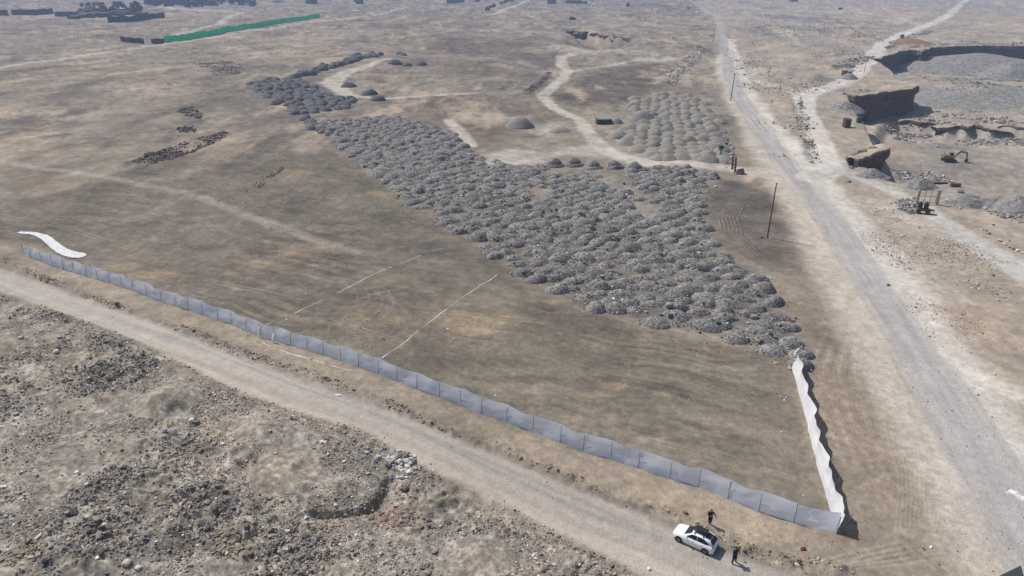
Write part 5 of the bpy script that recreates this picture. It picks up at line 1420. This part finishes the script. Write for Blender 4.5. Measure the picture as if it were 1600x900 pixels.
excavator()

def hut(px, py, w, d, h, rz, label, wall, roof, name='hut', cat='hut', z=None, rs=0.12):
    p = gp(px, py)
    o = thing(name, label, cat, p, rz)
    MB().box((w, d, h + .3), (0, 0, h / 2 - .15)).build('wall', M[wall], o)
    MB().box((w * 1.08, d * 1.12, .16), (0, 0, h + .16), Matrix.Rotation(rs, 3, 'X')).build('roof', M[roof], o)
    MB().box((min(1.1, w * .3), .08, min(2.0, h * .75)), (w * .12, -d / 2 - .03, min(1.0, h * .375))).build('door', M['steel'], o)
    return o
hut(1322, 199, 1.9, 1.6, 2.4, .1, 'dark upright plank hut standing on bare earth above the quarry', 'timber', 'timber', 'outhouse', 'hut')
hut(1342, 192, 1.4, 1.2, 1.5, .1, 'small dark green box hut right of the upright plank hut', 'darkgreen', 'darkgreen', 'outhouse', 'hut')
def truck(px, py, rz, label, s=1.0, paintm='truckred'):
    p = gp(px, py); o = thing('truck', label, 'truck', p, rz)
    MB().box((1.7, 2.2, 1.9), (1.9, 0, 1.75), bevel=.12).build('cab', M[paintm], o)
    MB().box((.05, 1.8, .8), (2.77, 0, 2.1)).build('windshield', M['glass'], o)
    MB().box((4.2, 2.3, 1.3), (-1.2, 0, 1.75), bevel=.05).build('tipper_body', M[paintm], o)
    MB().box((6.0, 1.0, .35), (-.4, 0, .85)).build('chassis', M['steel'], o)
    for x in (1.8, -1.3, -2.5):
        for q in (-1, 1): MB().tube((x, q * .75, .5), (x, q * 1.08, .5), .5, None, 14).build('wheel', M['rubber'], o)
truck(1409, 60, 1.0, 'faded red tipper truck on the pale quarry road beside the earth mound')
truck(1313, 15, .3, 'dark loader truck far out among the spoil mounds right of the asphalt road', 1, 'steel')
p = gp(1323, 118); o = thing('crusher', 'dark low machine at the roadside where the quarry road bends', 'machine', p, 0.1)
MB().box((4.6, 2.0, 1.1), (0, 0, .8), bevel=.1).build('frame', M['steel'], o)
MB().box((2.0, 1.8, 1.0), (-1.2, 0, 1.8), bevel=.1, taper=1.25).build('hopper', M['rust'], o)
MB().tube((.6, 0, 1.3), (3.4, 0, 2.3), .22).build('conveyor', M['steel'], o)
for x in (-1.5, 1.5): MB().tube((x, -1.05, .4), (x, 1.05, .4), .4, None, 12).build('wheels', M['rubber'], o)

# sagging post-and-wire fence far left
L = [(0, 46), (40, 50), (80, 54), (120, 59), (150, 62), (186, 66)]
P = pts(L); o = None
for t in np.linspace(0, 5, 30):
    i = min(int(t), 4); c = P[i] + (P[i + 1] - P[i]) * (t - i)
    g = Vector((c[0], c[1], gz(c[0], c[1])))
    if o is None: o = thing('post_fence', 'sagging fence of thin pale wooden posts far out left', 'fence', g); prev = None
    q = g - o.location
    MB().tube((q.x, q.y, -.2 + q.z), (q.x + RNG.normal(0, .15), q.y, q.z + RNG.uniform(1.6, 2.3)), .14, .10, 5).build('post', M['post'], o)
    if prev is not None: MB().tube((prev.x, prev.y, prev.z + 1.4), (q.x, q.y, q.z + 1.4), .04, .04, 4).build('rail', M['post'], o)
    prev = q
def panel_fence(pl, h, m, label, pw=3.0, name='panel_fence'):
    P = pts(pl); seg = np.hypot(*(P[1:] - P[:-1]).T); cum = np.concatenate([[0], np.cumsum(seg)])
    n = int(min(max(round(cum[-1] / pw), 2), 95)); s = np.linspace(0, cum[-1], n + 1)
    x = np.interp(s, cum, P[:, 0]); y = np.interp(s, cum, P[:, 1]); z = height(x, y)
    o = thing(name, label, 'fence', (x[n // 2], y[n // 2], z[n // 2]))
    for i in range(n):
        a, b = Vector((x[i], y[i], z[i])) - o.location, Vector((x[i + 1], y[i + 1], z[i + 1])) - o.location
        d = b - a; d.z = 0
        k = 4; hh = h * (1 + .06 * math.sin(i * 2.1)); nr = Vector((d.y, -d.x, 0)).normalized()
        V = []
        for q in range(k + 1):
            t = q / k; c = a + (b - a) * t + nr * (.12 * math.sin(t * math.pi * 2 + i))
            for th in (0, .05): V += [tuple(c + nr * th + Vector((0, 0, -.3))), tuple(c + nr * th + Vector((0, 0, hh)))]
        F = []
        for q in range(k):
            e = q * 4; f = e + 4
            F += [(e, f, f + 1, e + 1), (e + 2, e + 3, f + 3, f + 2), (e + 1, f + 1, f + 3, e + 3)]
        MB().faces(V, F).build('panel', M[m], o)
        MB().tube((a.x, a.y, a.z - .3), (a.x, a.y, a.z + hh + .15), .07, .06, 5).build('post', M['post'], o)
    return o
panel_fence([(257, 66.5), (300, 60), (350, 52.5), (390, 46), (420, 40), (460, 33), (500, 28)], 4.0, 'green', 'long bright green mesh fence running across the far plain')
panel_fence([(189, 66), (205, 67), (226, 68)], 3.3, 'brownfence', 'brown plank fence with two short ends, left of the gap before the green fence', 2.5, 'plank_fence')
panel_fence([(237, 68), (247, 68), (257, 67.5)], 3.3, 'brownfence', 'short brown plank fence joined to the near end of the green fence', 2.5, 'plank_fence')
panel_fence([(169, 35), (195, 33.5), (225, 31), (258, 27)], 5.5, 'darkgreen', 'dark green fence slanting along the near side of the far settlement', 5, 'panel_fence')
panel_fence([(86, 24.5), (105, 25), (127, 24)], 5.0, 'darkgreen', 'green fence at the left of the far settlement beside the dark row', 5, 'panel_fence')
panel_fence([(19, 24), (50, 24), (84, 21.5)], 6.0, 'wallm', 'long dark wall far left with a gap at its left end', 6, 'yard_wall')
panel_fence([(-40, 25), (-10, 25), (14, 25)], 6.0, 'wallm', 'dark wall cut by the left picture edge', 6, 'yard_wall')
def tree(px, py, h, r, label, group=None, seed=0, name='tree'):
    p = gp(px, py); o = thing(name, label, 'tree', p, 0, group)
    MB().tube((0, 0, -.3), (r * .1, 0, h * .6), r * .12, r * .05, 7).build('trunk', M['bark'], o)
    n = 420; rg = np.random.default_rng(seed)
    d = rg.normal(size=(n, 3)); d /= np.linalg.norm(d, axis=1)[:, None]
    cen = rg.normal(size=(7, 3)) * np.array([.5, .5, .3]) * r
    c = cen[rg.integers(0, 7, n)] + d * (rg.random((n, 1)) ** .4) * r * .5 + np.array([0, 0, h * .62])
    s = r * rg.uniform(.10, .22, n)
    a = rg.normal(size=(n, 3)); a /= np.linalg.norm(a, axis=1)[:, None]; b = np.cross(a, d); b /= np.linalg.norm(b, axis=1)[:, None] + 1e-6
    V = np.stack([c + a * s[:, None], c + b * s[:, None], c - a * s[:, None], c - b * s[:, None]], 1).reshape(-1, 3)
    me = np_mesh('crown', V, np.arange(4 * n).reshape(-1, 4), False); link('crown', me, M['leaf'], o)
k = 0
for px, py, h, r, lab in [(215, 20, 9, 7, 'round tree behind the dark green fence of the settlement'), (187, 15.5, 9, 7, 'tree behind the white roofed hut of the settlement'), (203, 22, 7, 6, 'low tree between two huts of the settlement'), (137, 16, 6, 6, 'small dark tree above the green fence'),
                          (232, 7, 10, 9, 'leftmost tree of the upper grove'), (240, 8, 11, 10, 'second tree of the upper grove'), (252, 5, 10, 10, 'tall tree near the middle of the upper grove'), (262, 3, 10, 11, 'tree at the right end of the upper grove'),
                          (310, 8, 9, 9, 'dark tree right of the dark roofed house'), (330, 9, 8, 9, 'low tree in the scattered right part of the grove'), (345, 3, 9, 10, 'tree at the top edge among white houses'), (362, 6, 8, 9, 'pale green tree in front of the white houses'), (378, 8, 6, 8, 'bush at the right end of the white houses'), (322, 3, 9, 9, 'tree at the top edge behind the grove'),
                          (490, 6, 6, 8, 'lone dark tree on the far plain at the top'), (560, 6, 6, 7, 'small lone tree left of the blue huts at the top'), (745, 3, 5, 6, 'bush right of the blue huts at the top')]:
    k += 1; tree(px, py, h, r, lab, None, k)
for px, py in [(762, 20), (765, 17), (770, 15), (773, 13), (783, 9), (788, 7), (792, 6), (799, 4), (803, 3)]:
    k += 1; tree(px, py, 6.5, 2.8, 'narrow roadside tree in the planted row beside the pale far track', 'planted row of narrow trees', k)
for px, py, w, d, h, wm, rm, lab in [(116, 30, 14, 6, 3, 'wallm', 'wallm', 'dark low hut in front of the settlement, leftmost'), (132, 27, 14, 7, 4, 'wallm', 'wallm', 'dark hut in the front row of the settlement'), (148, 26, 12, 7, 4.6, 'wallm', 'darkgreen', 'green roofed hut in the middle of the settlement'),
                                     (164, 27, 12, 7, 4.6, 'wallm', 'timber', 'brownish hut right of the green roofed one'), (178, 18.5, 17, 8, 4, 'wallm', 'whitem', 'long white roofed hut at the back of the settlement'), (196, 23, 14, 7, 3.6, 'darkgreen', 'darkgreen', 'dark green hut behind the slanting green fence'),
                                     (206, 21, 5, 4, 4.5, 'whitem', 'whitem', 'small white hut at the right of the settlement'), (222, 25, 13, 6, 3.6, 'wallm', 'timber', 'dark hut at the right end of the settlement'), (154, 9, 15, 7, 4.5, 'wallm', 'wallm', 'lone brown house standing above the settlement'),
                                     (282, 7.5, 26, 14, 8, 'wallm', 'blue', 'large dark blue roofed house right of the upper grove'), (302, 8, 14, 8, 5, 'wallm', 'wallm', 'small dark house beside the large blue roofed one'), (392, 4, 12, 9, 4, 'whitem', 'whitem', 'white house at the top edge among bushes'), (352, 1.5, 16, 9, 5, 'whitem', 'blue', 'white walled house with a blue roof at the top edge'),
                                     (434, 4, 14, 8, 4, 'whitem', 'slab', 'pale house alone right of the white houses'), (486, 5, 16, 9, 4, 'wallm', 'wallm', 'low grey house beside the lone tree at the top'),
                                     (706, 5, 16, 9, 6, 'wallm', 'blue', 'left one of two blue sheeted huts at the top'), (719, 4, 14, 8, 5, 'blue', 'blue', 'right one of two blue sheeted huts at the top'), (862, 6, 14, 9, 6, 'blue', 'blue', 'blue shed at the top, left of the white roofed shed'), (897, 5.5, 26, 10, 5.5, 'wallm', 'whitem', 'long shed with a white roof at the top centre'),
                                     (914, 6, 8, 7, 4.5, 'slab', 'slab', 'small grey shed touching the right of the white roofed shed'), (981, 10, 5, 4, 4.5, 'timber', 'timber', 'small dark cabin alone right of the sheds at the top'), (1240, 3, 12, 7, 4, 'wallm', 'slab', 'small grey shed at the top right of the asphalt road')]:
    hut(px, py, w, d, h, RNG.normal(0, .15), lab, wm, rm, 'house' if w > 13 else 'hut', 'house' if w > 13 else 'hut')
rg = np.random.default_rng(5)
for i in range(26):
    t = rg.random(); px, py = (105 + 105 * t, rg.uniform(19, 29) - 1.5 * t) if i < 16 else (rg.uniform(225, 400), rg.uniform(1.5, 9))
    sz = rg.uniform(5, 10)
    hut(px, py, sz, sz * .7, rg.uniform(3, 4.5), rg.normal(0, .3), 'small low hut or shack crowded into the far left settlement' if i < 16 else 'small low hut or shack scattered at the top edge near the grove', ['wallm', 'timber', 'darkgreen', 'whitem'][rg.integers(0, 4) if i % 3 == 0 else i % 2], ['wallm', 'timber', 'blue', 'whitem'][i % 4 if i % 5 == 0 else i % 2])['group'] = 'crowded huts of the far settlement' if i < 16 else 'scattered huts by the far grove'
for i in range(22):
    k += 1; px, py = (rg.uniform(100, 215), rg.uniform(15, 28)) if i < 9 else (rg.uniform(225, 400), rg.uniform(1, 11))
    tree(px, py, rg.uniform(4, 7), rg.uniform(4, 7), 'dusty bush or low tree among the huts of the far left settlement' if i < 9 else 'dusty bush or low tree scattered along the upper far grove', 'bushes among the far huts' if i < 9 else 'bushes along the upper grove', k)
# burnt dugout mouth on the far plain and a flag at the roadside
p = gp(895, 31); o = thing('dugout', 'dark timber dugout leaning in a hollow of the far plain', 'dugout', p, -.4)
MB().prism([(-3.5, 0), (3.2, 0), (2.8, 1.6), (0, 2.6), (-3, 1.0)], -1.5, 1.5).build('lining', M['timber'], o)
MB().box((6, .3, 2.2), (0, -1.6, 1.0), Matrix.Rotation(.3, 3, 'Y')).build('door', M['steel'], o)
p = gp(1078, 19); o = thing('roadside_flag', 'small green flag over a white sack beside the far road', 'flag', p)
MB().tube((0, 0, 0), (0, 0, 6), .1).build('staff', M['post'], o)
MB().box((4, .12, 2.6), (-2, 0, 4.8), bevel=.03).build('cloth', M['green'], o)
p = gp(1080, 20); o = link('white_sack', MB().ball((0, 0, 1.0), 1.6, (1, .8, .9), 2).build('x', M['white_sheet']).data); bpy.data.objects.remove(bpy.data.objects['x']); o.location = p
tag(o, 'white sack standing below the green flag at the far road', 'sack')

# ------------------------------------------------------------------ litter
def rag(name, px, py, w, d, h, mt, label, cat, seed, rz=0.0):
    p = gp(px, py); n = 9
    t = np.linspace(-.5, .5, n); X, Y = np.meshgrid(t, t, indexing='ij')
    out = 1 + .5 * fbm(X * 3 + seed, Y * 3, .8, 2, seed)
    w, d, h = w * .75, d * .75, h * .7
    x, y = X * w * out, Y * d * out
    z = h * np.abs(fbm(X * 4 + seed * 2, Y * 4, .9, 3, seed + 1)) * 1.6 + .03
    z = np.where((abs(X) > .49) | (abs(Y) > .49), .02, z)
    c, s = math.cos(rz), math.sin(rz)
    V = np.stack([x * c - y * s, x * s + y * c, z], -1).reshape(-1, 3)
    i = np.arange(n - 1)[:, None] * n; j = np.arange(n - 1)[None, :]
    F = np.stack([i + j, i + n + j, i + n + j + 1, i + j + 1], -1).reshape(-1, 4)
    o = link(name, np_mesh(name, V, F, True), M[mt]); o.location = p
    return tag(o, label, cat)
rag('plastic_sheet', 1590, 776, 2.0, .7, .7, 'white_sheet', 'crumpled white plastic lying at the right picture edge beside the road', 'plastic sheet', 1, -.9)
rag('plastic_bag', 1411, 369, 1.1, .6, .5, 'white_sheet', 'white plastic bag on the tan slope right of the asphalt road', 'bag', 2)
rag('cloth_rag', 1255, 859, .6, .55, .25, 'redrag', 'red rag on the earth near the fence corner', 'rag', 3)
rag('plastic_bag', 1212, 569, .55, .4, .4, 'yellowbag', 'yellow plastic bag on the plot near the far end of the white fence', 'bag', 4)
rag('plastic_bag', 577, 703, .5, .4, .3, 'bluebag', 'bright blue bag at the top of the broken concrete heap', 'bag', 5)
rag('plastic_bag', 614, 750, .6, .5, .4, 'bluebag', 'blue bag in the gully edge above the pink brick', 'bag', 6)
rag('plastic_bag', 601, 702, .5, .35, .3, 'bluebag', 'pale blue bag just left of the broken concrete', 'bag', 7)
rag('plastic_bag', 431, 709, .45, .4, .3, 'yellowbag', 'yellow bag on the dump beside the tan patch', 'bag', 8)
rag('plastic_sheet', 528, 618, 1.0, .6, .2, 'white_sheet', 'white plastic scrap lying on the dirt road', 'plastic sheet', 9)
rag('plastic_sheet', 504, 691, .9, .5, .3, 'white_sheet', 'white scrap at the upper edge of the dump', 'plastic sheet', 10)
rag('plastic_sheet', 592, 715, .5, .4, .25, 'white_sheet', 'small white scrap below the blue bags', 'plastic sheet', 11)
rag('plastic_sheet', 5, 762, .9, .6, .3, 'white_sheet', 'white scrap at the left picture edge low in the dump', 'plastic sheet', 12)
rag('plastic_bag', 257, 676, .6, .5, .3, 'bluebag', 'pale blue bag in the middle left of the dump', 'bag', 13)
rag('plastic_sheet', 700, 515, .6, .3, .2, 'white_sheet', 'white scrap on the plot right of the chalk line', 'plastic sheet', 14)
rag('plastic_sheet', 448, 501, .4, .3, .2, 'white_sheet', 'white scrap on the plot beside the left chalk line', 'plastic sheet', 15)
rag('plastic_sheet', 300, 656, .7, .7, .3, 'white_sheet', 'whitish sack on the dump right of the sandy cone', 'plastic sheet', 16)
rag('cloth_rag', 214, 853, .5, .25, .15, 'redrag', 'orange red scrap low in the dump', 'rag', 17)
rag('plastic_sheet', 1303, 772 - 16, .5, .3, .12, 'white_sheet', 'white scrap on the earth right of the white fence', 'plastic sheet', 18)
rag('plastic_bag', 121, 722 + 16, .5, .5, .2, 'white_sheet', 'whitish scrap in the left of the lower dump', 'bag', 19)
# grey board standing at the lower right corner
p = at(1578, 912); o = thing('site_board', 'grey board with a dark frame edge cut by the lower right picture corner', 'board', (p.x, p.y, gz(p.x, p.y)), .42)
MB().box((2.4, .08, 1.1), (0, 0, .62), Matrix.Rotation(-.55, 3, 'X')).build('panel', M['slab'], o)
for x in (-1.1, 1.1): MB().box((.08, .08, .9), (x, .22, .40)).build('leg', M['steel'], o)

# ------------------------------------------------------------------ the air
if HAZE:
    hz = MB().box((14400, 14400, 96), (0, 0, 48.0 - 22)).build('haze', None)
    tag(hz, kind='stuff', label='pale dusty air thickening with distance')
    hm = bpy.data.materials.new('dusty_air'); hm.use_nodes = True
    nt = hm.node_tree; nt.nodes.clear()
    out = nt.nodes.new('ShaderNodeOutputMaterial'); v = nt.nodes.new('ShaderNodeVolumePrincipled')
    v.inputs['Color'].default_value = (.44, .59, .88, 1); v.inputs['Density'].default_value = HAZE; v.inputs['Anisotropy'].default_value = 0.0
    nt.links.new(v.outputs[0], out.inputs['Volume'])
    hz.data.materials.append(hm)
